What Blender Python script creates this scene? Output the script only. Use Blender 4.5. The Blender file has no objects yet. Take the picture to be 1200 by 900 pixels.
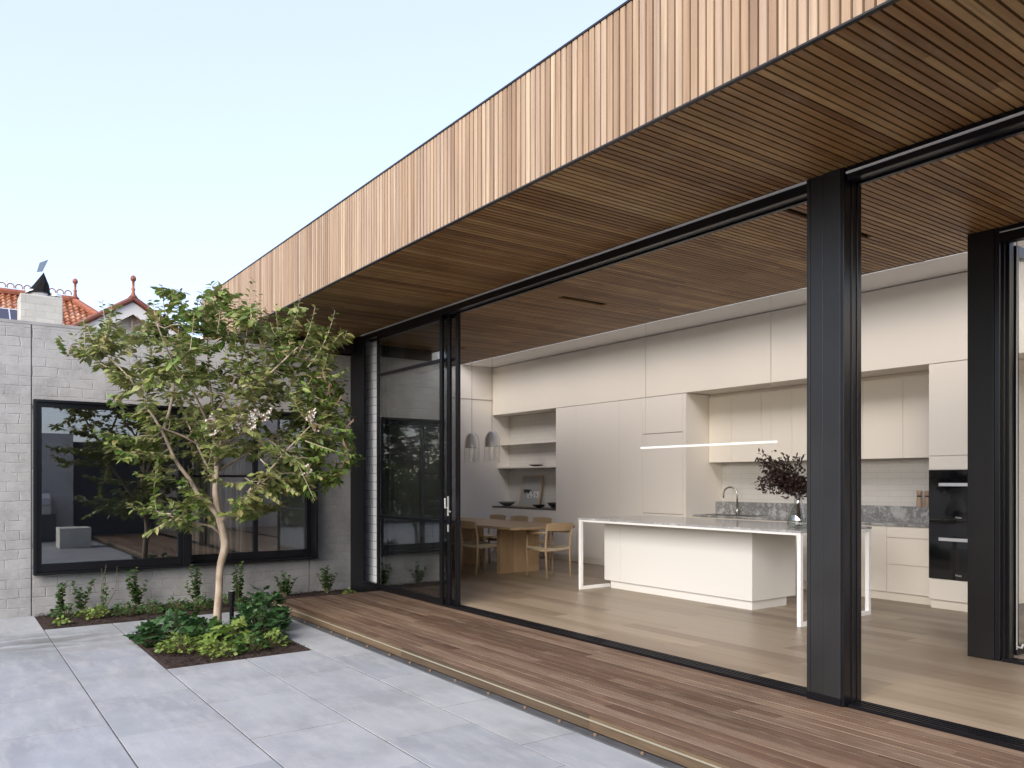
import bpy, bmesh, math, random
from mathutils import Vector, Matrix, noise
R = math.radians
sc = bpy.context.scene
col = sc.collection

# ------------------------------------------------------------------ camera, sky, sun, exposure
VIEW = math.atan2(668, 926)                      # camera heading, turned from +Y towards +X
FW = Vector((math.sin(VIEW), math.cos(VIEW), 0)); RT = Vector((math.cos(VIEW), -math.sin(VIEW), 0))
cd = bpy.data.cameras.new('camera'); cam = bpy.data.objects.new('camera', cd); col.objects.link(cam)
cam.location = (0, 0, 1.4); cam.rotation_euler = (R(90), 0, -VIEW)
cd.sensor_width = 36; cd.lens = 36 * 926 / 1200; cd.shift_y = 113 / 1200
cd.clip_start = 0.05; cd.clip_end = 2000
sc.camera = cam

SUN_AZ = math.atan2(-0.85, -0.45)                # direction to the sun: (sin, cos) of this
SUN_EL = R(30)
world = bpy.data.worlds.new('World'); sc.world = world; world.use_nodes = True
wn = world.node_tree; bg = wn.nodes['Background']
sky = wn.nodes.new('ShaderNodeTexSky'); sky.sky_type = 'NISHITA'; sky.sun_disc = False
sky.sun_elevation = SUN_EL; sky.sun_rotation = SUN_AZ
sky.air_density = 1.0; sky.dust_density = 1.3; sky.ozone_density = 3.0
veil = wn.nodes.new('ShaderNodeMix'); veil.data_type = 'RGBA'; veil.inputs[0].default_value = 0.62   # thin even high haze over the blue
veil.inputs[7].default_value = (1.92, 1.97, 2.68, 1)
wn.links.new(sky.outputs[0], veil.inputs[6]); wn.links.new(veil.outputs[2], bg.inputs[0]); bg.inputs[1].default_value = 0.09
sl = bpy.data.lights.new('sun', 'SUN'); so = bpy.data.objects.new('sun', sl); col.objects.link(so)
sl.energy = 0.95; sl.angle = R(55); sl.color = (1, .91, .79)
sdir = Vector((math.sin(SUN_AZ) * math.cos(SUN_EL), math.cos(SUN_AZ) * math.cos(SUN_EL), math.sin(SUN_EL)))
so.rotation_euler = sdir.to_track_quat('Z', 'Y').to_euler()
sc.view_settings.view_transform = 'Standard'; sc.view_settings.look = 'None'
sc.view_settings.exposure = 2.45; sc.view_settings.gamma = 1
sc.view_settings.use_curve_mapping = False
sc.render.engine = 'CYCLES'
sc.cycles.use_denoising = True
sc.cycles.max_bounces = 10; sc.cycles.diffuse_bounces = 6; sc.cycles.transparent_max_bounces = 24
sc.cycles.caustics_reflective = False; sc.cycles.caustics_refractive = False
sc.cycles.sample_clamp_indirect = 8

# ------------------------------------------------------------------ node helpers
def mat(name):
    m = bpy.data.materials.new(name); m.use_nodes = True
    nt = m.node_tree; b = nt.nodes['Principled BSDF']
    return m, nt, b
def nd(nt, t, **k):
    n = nt.nodes.new(t)
    for a, v in k.items():
        if a.startswith('i_'):
            key = a[2:]
            n.inputs[int(key) if key.isdigit() else key].default_value = v
        else: setattr(n, a, v)
    return n
def lk(nt, a, b): nt.links.new(a, b)
def coords(nt, scale=(1, 1, 1), rot=(0, 0, 0)):
    g = nd(nt, 'ShaderNodeNewGeometry')
    mp = nd(nt, 'ShaderNodeMapping'); mp.inputs['Scale'].default_value = scale; mp.inputs['Rotation'].default_value = rot
    lk(nt, g.outputs['Position'], mp.inputs['Vector'])
    return mp.outputs[0]
def ramp(nt, fac, stops):
    r = nd(nt, 'ShaderNodeValToRGB'); e = r.color_ramp.elements
    while len(e) < len(stops): e.new(0.5)
    for i, (p_, c_) in enumerate(stops):
        e[i].position = p_; e[i].color = (*c_, 1) if len(c_) == 3 else c_
    lk(nt, fac, r.inputs[0]); return r.outputs[0]
def mixc(nt, fac, a, b, mode='MIX'):
    n = nd(nt, 'ShaderNodeMix', data_type='RGBA', blend_type=mode)
    if isinstance(fac, (int, float)): n.inputs[0].default_value = fac
    else: lk(nt, fac, n.inputs[0])
    for v, i in ((a, 6), (b, 7)):
        if isinstance(v, tuple): n.inputs[i].default_value = (*v, 1)
        else: lk(nt, v, n.inputs[i])
    return n.outputs[2]
def math_(nt, op, a, b=None, clamp=False):
    n = nd(nt, 'ShaderNodeMath', operation=op, use_clamp=clamp)
    for v, i in ((a, 0), (b, 1)):
        if v is None: continue
        if isinstance(v, (int, float)): n.inputs[i].default_value = v
        else: lk(nt, v, n.inputs[i])
    return n.outputs[0]
def noise_(nt, vec, scale, detail=4, rough=.55):
    n = nd(nt, 'ShaderNodeTexNoise'); n.inputs['Scale'].default_value = scale
    n.inputs['Detail'].default_value = detail; n.inputs['Roughness'].default_value = rough
    lk(nt, vec, n.inputs['Vector']); return n.outputs[0]
def bump(nt, b, h, strength=.3, dist=.01):
    n = nd(nt, 'ShaderNodeBump'); n.inputs['Strength'].default_value = strength; n.inputs['Distance'].default_value = dist
    lk(nt, h, n.inputs['Height']); lk(nt, n.outputs[0], b.inputs['Normal'])

def plain(name, c, rough=.5, metal=0, spec=.5, var=0.0, nscale=6):
    m, nt, b = mat(name)
    b.inputs['Base Color'].default_value = (*c, 1); b.inputs['Roughness'].default_value = rough
    b.inputs['Metallic'].default_value = metal; b.inputs['Specular IOR Level'].default_value = spec
    if var:
        v = coords(nt); n = noise_(nt, v, nscale)
        d = tuple(x * (1 - var) for x in c); l = tuple(min(1, x * (1 + var)) for x in c)
        lk(nt, ramp(nt, n, [(.3, d), (.7, l)]), b.inputs['Base Color'])
        lk(nt, math_(nt, 'ADD', math_(nt, 'MULTIPLY', n, .2), rough - .1), b.inputs['Roughness'])
    return m

def wood(name, cols, grain, rough=.5, scuff=None, patch=0, tintmix=.45, bumps=.15):
    """cols: board colours; grain: scale vector making noise stretched along the board."""
    m, nt, b = mat(name)
    g = nd(nt, 'ShaderNodeNewGeometry')
    rnd = g.outputs['Random Per Island']
    n = len(cols)
    base = ramp(nt, rnd, [(i / (n - 1), c) for i, c in enumerate(cols)])
    off = nd(nt, 'ShaderNodeVectorMath', operation='MULTIPLY_ADD')
    cmb = nd(nt, 'ShaderNodeCombineXYZ')
    r20 = math_(nt, 'MULTIPLY', rnd, 37.0)
    for i in range(3): lk(nt, r20, cmb.inputs[i])
    v = coords(nt, grain)
    ad = nd(nt, 'ShaderNodeVectorMath', operation='ADD'); lk(nt, v, ad.inputs[0]); lk(nt, cmb.outputs[0], ad.inputs[1])
    g1 = noise_(nt, ad.outputs[0], 1.0, 6, .65)
    g2 = noise_(nt, ad.outputs[0], .28, 3)
    c1 = mixc(nt, math_(nt, 'MULTIPLY', ramp(nt, g1, [(.35, (1, 1, 1)), (.65, (0, 0, 0))]), tintmix), base, tuple(x * .45 for x in cols[0]))
    c2 = mixc(nt, math_(nt, 'MULTIPLY', ramp(nt, g2, [(.45, (0, 0, 0)), (.75, (1, 1, 1))]), .5), c1, cols[-1])
    if patch:
        pn = noise_(nt, coords(nt, (2.2, 1.1, 2.2)), 1.0, 5, .65)
        c2 = mixc(nt, math_(nt, 'MULTIPLY', ramp(nt, pn, [(.40, (0, 0, 0)), (.62, (1, 1, 1))]), patch), c2, tuple(x * .55 for x in cols[0]))
    out = c2
    if scuff:
        s = noise_(nt, coords(nt, scuff[1]), 1.0, 8, .7)
        out = mixc(nt, math_(nt, 'MULTIPLY', ramp(nt, s, [(scuff[3], (0, 0, 0)), (scuff[3] + .16, (1, 1, 1))]), scuff[2]), c2, scuff[0])
    lk(nt, out, b.inputs['Base Color'])
    lk(nt, math_(nt, 'ADD', math_(nt, 'MULTIPLY', g1, .25), rough - .12), b.inputs['Roughness'])
    bump(nt, b, g1, bumps, .002)
    return m

def glass_mat(name, f0=.07, tint=(.93, .95, .95), rough=0.0):
    m, nt, b = mat(name); nt.nodes.remove(b)
    g = nd(nt, 'ShaderNodeNewGeometry')
    dp = nd(nt, 'ShaderNodeVectorMath', operation='DOT_PRODUCT'); lk(nt, g.outputs['Incoming'], dp.inputs[0]); lk(nt, g.outputs['Normal'], dp.inputs[1])
    c = math_(nt, 'ABSOLUTE', dp.outputs['Value'])
    f = math_(nt, 'POWER', math_(nt, 'SUBTRACT', 1.0, c, True), 5.0)
    f = math_(nt, 'ADD', math_(nt, 'MULTIPLY', f, 1 - f0), f0, True)
    t = nd(nt, 'ShaderNodeBsdfTransparent'); t.inputs[0].default_value = (*tint, 1)
    gl = nd(nt, 'ShaderNodeBsdfGlossy'); gl.inputs['Roughness'].default_value = rough
    mx = nd(nt, 'ShaderNodeMixShader'); lk(nt, f, mx.inputs[0]); lk(nt, t.outputs[0], mx.inputs[1]); lk(nt, gl.outputs[0], mx.inputs[2])
    lk(nt, mx.outputs[0], nt.nodes['Material Output'].inputs[0])
    return m

def brick_mat(name, c1, c2, mortar, w, h, msize, axis='X', bstr=.6, rough=.85, stain=.35, patchy=.06, joint_mix=.35, smooth=.4):
    m, nt, b = mat(name)
    g = nd(nt, 'ShaderNodeNewGeometry')
    sp = nd(nt, 'ShaderNodeSeparateXYZ'); lk(nt, g.outputs['Position'], sp.inputs[0])
    cb = nd(nt, 'ShaderNodeCombineXYZ'); lk(nt, sp.outputs[axis], cb.inputs[0]); lk(nt, sp.outputs['Z'], cb.inputs[1])
    wob = nd(nt, 'ShaderNodeTexNoise'); wob.inputs['Scale'].default_value = 3.0; wob.inputs['Detail'].default_value = 3
    lk(nt, g.outputs['Position'], wob.inputs['Vector'])
    wm = nd(nt, 'ShaderNodeVectorMath', operation='MULTIPLY_ADD'); lk(nt, wob.outputs['Color'], wm.inputs[0])
    wm.inputs[1].default_value = (patchy * .5, patchy * .25, 0); lk(nt, cb.outputs[0], wm.inputs[2])
    br = nd(nt, 'ShaderNodeTexBrick'); br.inputs['Scale'].default_value = 1
    br.inputs['Brick Width'].default_value = w; br.inputs['Row Height'].default_value = h
    br.inputs['Mortar Size'].default_value = msize; br.inputs['Mortar Smooth'].default_value = smooth; br.inputs['Bias'].default_value = 0
    br.inputs['Color1'].default_value = (*c1, 1); br.inputs['Color2'].default_value = (*c2, 1); br.inputs['Mortar'].default_value = (*c1, 1)
    lk(nt, wm.outputs[0], br.inputs['Vector'])
    pat = noise_(nt, coords(nt), 3.1, 6, .65); fine = noise_(nt, coords(nt), 38, 4, .7)
    jf = math_(nt, 'MULTIPLY', br.outputs['Fac'], ramp(nt, noise_(nt, coords(nt), 5.5, 3), [(.38, (0, 0, 0)), (.6, (1, 1, 1))])) if patchy else br.outputs['Fac']
    c = mixc(nt, math_(nt, 'MULTIPLY', jf, joint_mix), br.outputs['Color'], mortar)
    dk = tuple(x * .62 for x in c1)
    c = mixc(nt, math_(nt, 'MULTIPLY', ramp(nt, pat, [(.42, (0, 0, 0)), (.72, (1, 1, 1))]), stain), c, dk)
    c = mixc(nt, math_(nt, 'MULTIPLY', ramp(nt, fine, [(.5, (0, 0, 0)), (.75, (1, 1, 1))]), stain * .5), c, tuple(min(1, x * 1.25) for x in c2))
    lk(nt, c, b.inputs['Base Color']); b.inputs['Roughness'].default_value = rough
    hh = math_(nt, 'SUBTRACT', math_(nt, 'ADD', math_(nt, 'MULTIPLY', pat, .6), math_(nt, 'MULTIPLY', fine, .25)), math_(nt, 'MULTIPLY', jf, .45))
    bump(nt, b, hh, bstr, .012)
    return m

M = {}
M['fascia'] = wood('fascia_timber', [(.24, .15, .088), (.33, .215, .130), (.40, .275, .172), (.35, .245, .175), (.52, .395, .26)], (34, 34, 1.2), .6, tintmix=.5)
M['soffit'] = wood('soffit_timber', [(.19, .080, .022), (.28, .132, .040), (.36, .185, .060), (.43, .235, .082), (.58, .37, .16)], (1.6, 55, 55), .5,
                   scuff=((.36, .28, .19), (3.0, 9, 9), .45, .56), tintmix=.45, patch=.3)
M['deck'] = wood('deck_timber', [(.095, .050, .027), (.145, .082, .047), (.178, .108, .066), (.205, .135, .088), (.28, .195, .13)], (45, 1.8, 45), .62,
                 scuff=((.29, .225, .165), (16, 3.0, 16), .42, .53), tintmix=.6, patch=.28)
M['oak_floor'] = wood('oak_floor', [(.22, .16, .105), (.27, .20, .135), (.30, .235, .16), (.34, .265, .18), (.39, .31, .22)], (22, .8, 22), .36, tintmix=.35, bumps=.05)
M['oak'] = wood('oak_table', [(.36, .22, .11), (.42, .27, .14), (.47, .31, .17), (.52, .36, .21)], (14, 14, 1.4), .45, tintmix=.35)
M['oak_top'] = wood('oak_table_top', [(.34, .22, .12), (.40, .27, .15), (.45, .31, .18)], (14, 1.2, 14), .38, tintmix=.3)
M['chair'] = wood('chair_oak', [(.46, .32, .18), (.52, .38, .22)], (20, 20, 4), .45, tintmix=.2)
M['old_timber'] = wood('deck_edge_timber', [(.06, .042, .026), (.11, .075, .043), (.17, .115, .065)], (40, 2.2, 40), .65, tintmix=.6)
M['black'] = plain('black_powdercoat', (.006, .006, .0075), .28, 0, .3)
M['steel'] = plain('dark_steel', (.019, .0185, .0185), .42, 0, .35, var=.2, nscale=1.6)
M['steel_brown'] = plain('dark_brown_steel', (.011, .0098, .0085), .45, 0, .25, var=.2, nscale=1.5)
M['alu'] = plain('aluminium', (.70, .70, .68), .4, .6)
M['chrome'] = plain('brushed_nickel', (.48, .46, .42), .22, 1)
M['joinery'] = plain('warm_white_lacquer', (.82, .76, .66), .55, 0, .25)
M['joinery_tall'] = plain('warm_greige_lacquer', (.80, .745, .665), .55, 0, .25)
M['gap'] = plain('shadow_gap', (.16, .14, .12), .8)
M['plaster'] = plain('white_plaster', (.84, .83, .81), .7)
M['plaster_wall'] = plain('end_wall_paint', (.76, .72, .66), .7)
M['white_steel'] = plain('white_steel', (.85, .85, .84), .35)
M['island'] = plain('white_island_lacquer', (.74, .73, .70), .4)
M['glass'] = glass_mat('window_glass', .17, (.90, .92, .92))
M['door_glass'] = glass_mat('door_glass', .27, (.88, .90, .90))
M['clear'] = glass_mat('clear_glass', .07, (.97, .98, .97)); M['sky_glass'] = glass_mat('skylight_glass', .03, (.99, .99, .99))
M['smoke'] = glass_mat('smoked_glass', .08, (.95, .945, .93))
M['vase'] = glass_mat('vase_glass', .22, (.88, .90, .88)); M['frost'] = plain('pendant_frosted_glass', (.90, .88, .84), .3)
M['cable'] = plain('cable_white', (.6, .58, .55), .6)
M['roof_dark'] = plain('roof_dark', (.012, .010, .009), .8)
M['terracotta'] = plain('terracotta', (.24, .075, .038), .6, var=.35, nscale=9)
M['cream'] = plain('cream_paint', (.44, .40, .32), .6, var=.05)
M['white_paint'] = plain('white_paint', (.80, .79, .76), .5); M['trim'] = plain('trim_paint', (.56, .55, .52), .5)
M['rim_dark'] = plain('dark_ceramic', (.03, .026, .024), .35)
M['grey_bowl'] = plain('grey_ceramic', (.20, .19, .17), .5, var=.2)
M['black_glass'] = plain('oven_black_glass', (.006, .006, .007), .06, 0, .6)
M['mill'] = plain('mill_wood', (.42, .29, .20), .5, var=.15)
M['cord'] = plain('woven_cord', (.50, .42, .29), .85, var=.12, nscale=60)
M['bark'] = None
M['brick'] = brick_mat('bagged_grey_brick', (.335, .328, .315), (.365, .358, .345), (.22, .217, .21), .25, .108, .008, 'X', .85, stain=.75, patchy=.20, joint_mix=.11, smooth=1.0)
M['pale_brick'] = brick_mat('pale_brick', (.58, .58, .58), (.66, .66, .66), (.4, .4, .4), .25, .108, .006, 'X', .5, stain=.2)
M['white_brick'] = brick_mat('white_brick', (.62, .63, .64), (.68, .69, .70), (.34, .34, .35), .24, .115, .006, 'Y', .3, stain=.1, patchy=0, joint_mix=.9, smooth=.1)
M['tile'] = brick_mat('white_wall_tile', (.60, .575, .53), (.62, .60, .555), (.42, .40, .37), .30, .075, .0022, 'Y', .15, .3, stain=.05, patchy=0, joint_mix=.8, smooth=.1)
M['chimney'] = brick_mat('cream_chimney_brick', (.40, .395, .35), (.48, .47, .42), (.28, .27, .25), .26, .105, .006, 'X', .5, stain=.3)

def marble(name, base, vein, scale=3, amt=.8, rough=.18):
    m, nt, b = mat(name)
    v = coords(nt)
    d = noise_(nt, v, scale * .6, 5, .6)
    ad = nd(nt, 'ShaderNodeVectorMath', operation='MULTIPLY_ADD')
    cmb = nd(nt, 'ShaderNodeCombineXYZ')
    for i in range(3): lk(nt, d, cmb.inputs[i])
    lk(nt, cmb.outputs[0], ad.inputs[0]); ad.inputs[1].default_value = (1.3, .9, .7); lk(nt, v, ad.inputs[2])
    n = noise_(nt, ad.outputs[0], scale, 7, .7)
    r = ramp(nt, n, [(.40, (0, 0, 0)), (.49, (1, 1, 1)), (.51, (1, 1, 1)), (.60, (0, 0, 0))])
    cl = ramp(nt, d, [(.3, base), (.7, tuple(x * .72 for x in base))])
    c = mixc(nt, math_(nt, 'MULTIPLY', r, amt), cl, vein)
    lk(nt, c, b.inputs['Base Color']); b.inputs['Roughness'].default_value = rough
    return m
M['marble'] = marble('grey_marble', (.52, .515, .50), (.13, .13, .13), 4)
M['marble_edge'] = marble('island_marble', (.60, .60, .59), (.24, .24, .25), 4.5, .7, .12)

def paving_mat():
    m, nt, b = mat('bluestone_paving')
    g = nd(nt, 'ShaderNodeNewGeometry'); rnd = g.outputs['Random Per Island']
    base = ramp(nt, rnd, [(0, (.305, .328, .347)), (.3, (.345, .362, .374)), (.55, (.385, .40, .408)), (.8, (.36, .367, .37)), (1, (.325, .345, .37))])
    v = coords(nt, (1, 1, 1)); n1 = noise_(nt, v, 1.5, 7, .62); n2 = noise_(nt, coords(nt, (9, 2.2, 9), (0, 0, .5)), 1, 6, .7); n3 = noise_(nt, v, 60, 3, .6)
    c = mixc(nt, math_(nt, 'MULTIPLY', ramp(nt, n1, [(.42, (0, 0, 0)), (.62, (1, 1, 1))]), .6), base, (.235, .243, .252))
    c = mixc(nt, math_(nt, 'MULTIPLY', ramp(nt, n2, [(.46, (0, 0, 0)), (.66, (1, 1, 1))]), .5), c, (.46, .46, .45))
    c = mixc(nt, math_(nt, 'MULTIPLY', ramp(nt, n3, [(.45, (0, 0, 0)), (.75, (1, 1, 1))]), .25), c, (.27, .275, .28))
    # old water stain near the garden bed
    st = noise_(nt, coords(nt, (1.1, 3.2, 1)), 1.3, 4, .6)
    sp = nd(nt, 'ShaderNodeSeparateXYZ'); lk(nt, g.outputs['Position'], sp.inputs[0])
    band = math_(nt, 'SUBTRACT', 1.0, math_(nt, 'MULTIPLY', math_(nt, 'ABSOLUTE', math_(nt, 'SUBTRACT', sp.outputs['Y'], 8.55)), 1.25), True)
    bx_ = math_(nt, 'SUBTRACT', 1.0, math_(nt, 'MULTIPLY', math_(nt, 'ABSOLUTE', math_(nt, 'SUBTRACT', sp.outputs['X'], .75)), 1.0), True)
    sf = math_(nt, 'MULTIPLY', math_(nt, 'MULTIPLY', band, bx_), ramp(nt, st, [(.38, (0, 0, 0)), (.50, (1, 1, 1))]))
    c = mixc(nt, math_(nt, 'MULTIPLY', sf, .8), c, (.10, .10, .085))
    lk(nt, c, b.inputs['Base Color']); b.inputs['Roughness'].default_value = .62
    bump(nt, b, math_(nt, 'ADD', n1, math_(nt, 'MULTIPLY', n3, .3)), .25, .004)
    return m
M['paving'] = paving_mat()
def mulch_mat():
    m, nt, b = mat('bark_mulch')
    n = noise_(nt, coords(nt), 55, 5, .7)
    lk(nt, ramp(nt, n, [(.35, (.016, .009, .006)), (.6, (.05, .027, .018)), (.75, (.10, .06, .04))]), b.inputs['Base Color'])
    b.inputs['Roughness'].default_value = .95; bump(nt, b, n, 1, .02); return m
M['mulch'] = mulch_mat()
def bark_mat():
    m, nt, b = mat('smooth_pale_bark')
    n = noise_(nt, coords(nt, (9, 9, 3)), 1.6, 5, .6); n2 = noise_(nt, coords(nt, (30, 30, 8)), 1.6, 4)
    c = ramp(nt, n, [(.3, (.24, .17, .115)), (.5, (.40, .315, .23)), (.7, (.52, .44, .34))])
    c = mixc(nt, math_(nt, 'MULTIPLY', n2, .35), c, (.22, .17, .12))
    lk(nt, c, b.inputs['Base Color']); b.inputs['Roughness'].default_value = .7; bump(nt, b, n2, .4, .006); return m
M['bark'] = bark_mat()
def leaf_mat(name, cols, clump=None, rough=.42, trans=.25):
    m, nt, b = mat(name)
    g = nd(nt, 'ShaderNodeNewGeometry'); n = len(cols)
    c = ramp(nt, g.outputs['Random Per Island'], [(i / (n - 1), c) for i, c in enumerate(cols)])
    if clump:
        k = noise_(nt, coords(nt), clump[1], 2)
        c = mixc(nt, math_(nt, 'MULTIPLY', ramp(nt, k, [(.42, (0, 0, 0)), (.62, (1, 1, 1))]), clump[2]), c, clump[0])
    lk(nt, c, b.inputs['Base Color']); b.inputs['Roughness'].default_value = rough
    tr = nd(nt, 'ShaderNodeBsdfTranslucent'); lk(nt, c, tr.inputs[0])
    mx = nd(nt, 'ShaderNodeMixShader'); mx.inputs[0].default_value = trans
    lk(nt, b.outputs[0], mx.inputs[1]); lk(nt, tr.outputs[0], mx.inputs[2]); lk(nt, mx.outputs[0], nt.nodes['Material Output'].inputs[0])
    return m
M['leaf'] = leaf_mat('myrtle_leaf', [(.06, .125, .020), (.11, .195, .034), (.18, .27, .055), (.25, .29, .085), (.30, .26, .11)], ((.31, .27, .125), 1.1, .5))
M['leaf_dark'] = leaf_mat('dark_leaf', [(.025, .065, .02), (.04, .095, .03), (.06, .13, .04)])
M['leaf_lime'] = leaf_mat('lime_leaf', [(.10, .17, .03), (.16, .24, .045), (.24, .30, .07)])
M['leaf_mid'] = leaf_mat('shrub_leaf', [(.025, .07, .018), (.045, .11, .025), (.08, .15, .035)])
M['leaf_red'] = leaf_mat('copper_leaf', [(.020, .010, .010), (.035, .016, .013), (.05, .03, .018)], trans=.1)
M['petal'] = plain('white_petal', (.60, .56, .49), .6)
M['bud'] = plain('seed_head', (.26, .16, .10), .7, var=.3, nscale=40)
M['stem'] = plain('green_stem', (.13, .11, .05), .7)

# ------------------------------------------------------------------ mesh helpers
class MB:
    def __init__(s): s.v = []; s.f = []; s.mi = []
    def add(s, vs, fs, mi=0):
        o = len(s.v); s.v += [tuple(v) for v in vs]; s.f += [tuple(i + o for i in f) for f in fs]; s.mi += [mi] * len(fs)
    def box(s, x0, x1, y0, y1, z0, z1, mi=0):
        x0, x1 = sorted((x0, x1)); y0, y1 = sorted((y0, y1)); z0, z1 = sorted((z0, z1))
        s.add([(x0, y0, z0), (x1, y0, z0), (x1, y1, z0), (x0, y1, z0), (x0, y0, z1), (x1, y0, z1), (x1, y1, z1), (x0, y1, z1)],
              [(0, 3, 2, 1), (4, 5, 6, 7), (0, 1, 5, 4), (1, 2, 6, 5), (2, 3, 7, 6), (3, 0, 4, 7)], mi)
        return s
    def tube(s, pts, rads, n=8, mi=0, cap=True):
        pts = [Vector(p) for p in pts]
        if isinstance(rads, (int, float)): rads = [rads] * len(pts)
        rings = []; up = Vector((0.13, .21, 1)).normalized(); prev = None
        for i, p_ in enumerate(pts):
            t = (pts[min(i + 1, len(pts) - 1)] - pts[max(i - 1, 0)])
            if t.length < 1e-9: t = Vector((0, 0, 1))
            t.normalize()
            if prev is None:
                a = t.cross(up)
                if a.length < .1: a = t.cross(Vector((1, 0, 0)))
            else: a = prev - t * prev.dot(t)
            a.normalize(); prev = a; b = t.cross(a)
            rings.append([p_ + (a * math.cos(k * 2 * math.pi / n) + b * math.sin(k * 2 * math.pi / n)) * rads[i] for k in range(n)])
        vs = [v for r in rings for v in r]; fs = []
        for i in range(len(rings) - 1):
            for k in range(n): fs.append((i * n + k, i * n + (k + 1) % n, (i + 1) * n + (k + 1) % n, (i + 1) * n + k))
        if cap: fs += [tuple(range(n - 1, -1, -1)), tuple(range((len(rings) - 1) * n, len(rings) * n))]
        s.add(vs, fs, mi); return s
    def lathe(s, prof, c=(0, 0, 0), n=24, mi=0, cap=True):
        vs = []; fs = []
        for r, z in prof:
            for k in range(n):
                a = 2 * math.pi * k / n; vs.append((c[0] + r * math.cos(a), c[1] + r * math.sin(a), c[2] + z))
        for i in range(len(prof) - 1):
            for k in range(n): fs.append((i * n + k, i * n + (k + 1) % n, (i + 1) * n + (k + 1) % n, (i + 1) * n + k))
        if cap: fs += [tuple(range(n - 1, -1, -1)), tuple(range((len(prof) - 1) * n, len(prof) * n))]
        s.add(vs, fs, mi); return s
    def prism(s, pts, axis, a, b, mi=0):
        """polygon pts (2D) extruded along axis from a to b"""
        def w(p_, t):
            return {'X': (t, p_[0], p_[1]), 'Y': (p_[0], t, p_[1]), 'Z': (p_[0], p_[1], t)}[axis]
        n = len(pts); s.add([w(p_, a) for p_ in pts] + [w(p_, b) for p_ in pts],
                            [tuple(range(n)), tuple(range(2 * n - 1, n - 1, -1))] + [(i, i + n, (i + 1) % n + n, (i + 1) % n) for i in range(n)], mi)
        return s
    def build(s, name, m, parent=None, bev=0, smooth=False, origin=None):
        me = bpy.data.meshes.new(name)
        o = bpy.data.objects.new(name, me); col.objects.link(o)
        off = Vector(origin) if origin is not None else Vector((0, 0, 0))
        if parent is not None: off = off + Vector(parent.get('_b', (0, 0, 0)))
        vs = [Vector(v) - off for v in s.v]
        me.from_pydata(vs, [], s.f)
        for mm in (m if isinstance(m, (list, tuple)) else [m]): me.materials.append(mm)
        if any(s.mi): me.polygons.foreach_set('material_index', s.mi)
        bmm = bmesh.new(); bmm.from_mesh(me); bmesh.ops.recalc_face_normals(bmm, faces=bmm.faces) if s.recalc else None; bmm.to_mesh(me); bmm.free()
        if smooth:
            me.polygons.foreach_set('use_smooth', [True] * len(me.polygons))
        if parent is not None: o.parent = parent
        elif origin is not None: o.location = off
        if bev:
            md = o.modifiers.new('bevel', 'BEVEL'); md.width = bev; md.segments = 2; md.limit_method = 'ANGLE'; md.angle_limit = R(40)
        return o
    recalc = True
def tag(o, label=None, cat=None, group=None, kind=None):
    if label: o['label'] = label
    if cat: o['category'] = cat
    if group: o['group'] = group
    if kind: o['kind'] = kind
    return o
def thing(name, loc, label, cat, group=None, rz=0):
    o = bpy.data.objects.new(name, None); col.objects.link(o); o.location = loc; o.rotation_euler = (0, 0, rz)
    o.empty_display_size = .1
    return tag(o, label, cat, group)
# parts are written in WORLD coordinates when a thing has '_w'; otherwise in local coordinates
def wthing(name, loc, label, cat, group=None):
    o = thing(name, loc, label, cat, group); o['_b'] = tuple(loc); return o
def copy_tree(o, parent=None):
    c = o.copy(); col.objects.link(c); c.parent = parent
    for ch in list(o.children): copy_tree(ch, c)
    return c

# ================================================================== LARGE STRUCTURE
ZP = -.12; ZD = -.02; ZS = 3.36
g = MB(); g.add([(-400, -400, -.16), (400, -400, -.16), (400, 600, -.16), (-400, 600, -.16)], [(0, 1, 2, 3)])
tag(g.build('ground', plain('earth', (.10, .09, .075), .9, var=.2)), kind='structure')

# paving slabs, staggered by column, cut round the two garden beds
random.seed(3)
pv = MB()
cols_x = [(-6.02 + .62 * i, -5.40 + .62 * i) for i in range(0, 10)]
cols_x = [(.842 - .625 * (k + 1), .842 - .625 * k) for k in range(9, -1, -1)] + [(.842, 1.467), (1.467, 2.10), (2.10, 2.70), (2.70, 3.16)]
J = .0045
def slab(x0, x1, y0, y1):
    if y1 - y0 < .02: return
    dz = random.uniform(-.0012, .0012)
    pv.box(x0 + J, x1 - J, y0 + J, y1 - J, ZP - .035, ZP + dz)
for ci, (x0, x1) in enumerate(cols_x):
    base = {10: 8.82, 9: 8.235, 11: 5.58, 12: 6.0, 13: 6.4}.get(ci, 8.235 + (.31 * (ci % 3)))
    ys = sorted(set([round(base + .915 * k, 4) for k in range(-14, 7)]))
    for a, b_ in zip(ys[:-1], ys[1:]):
        lim = 9.31 if x0 > .8 else 10.35
        segs = [(a, min(b_, lim))]
        if 1.4 < x0 < 2.5:   # tree bed opening
            out = []
            for (p_, q) in segs:
                if q <= 6.79 or p_ >= 8.43: out.append((p_, q))
                else:
                    if p_ < 6.79: out.append((p_, 6.79))
                    if q > 8.43: out.append((8.43, q))
            segs = out
        for (p_, q) in segs:
            if q > p_: slab(x0, x1, p_, q)
tag(pv.build('paving', M['paving'], bev=.002), kind='structure')
g = MB()
for (a, b_, c_, d_) in ((-6, 1.467, -7, 9.31), (1.467, 2.70, -7, 6.79), (1.467, 2.70, 8.43, 9.31), (2.70, 3.16, -7, 9.31), (-6, .835, 9.31, 10.35)):
    g.add([(a, c_, ZP - .0035), (b_, c_, ZP - .0035), (b_, d_, ZP - .0035), (a, d_, ZP - .0035)], [(0, 1, 2, 3)])
tag(g.build('paving_joints', plain('grey_grout', (.10, .094, .086), .95, var=.3, nscale=20)), kind='structure')

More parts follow.
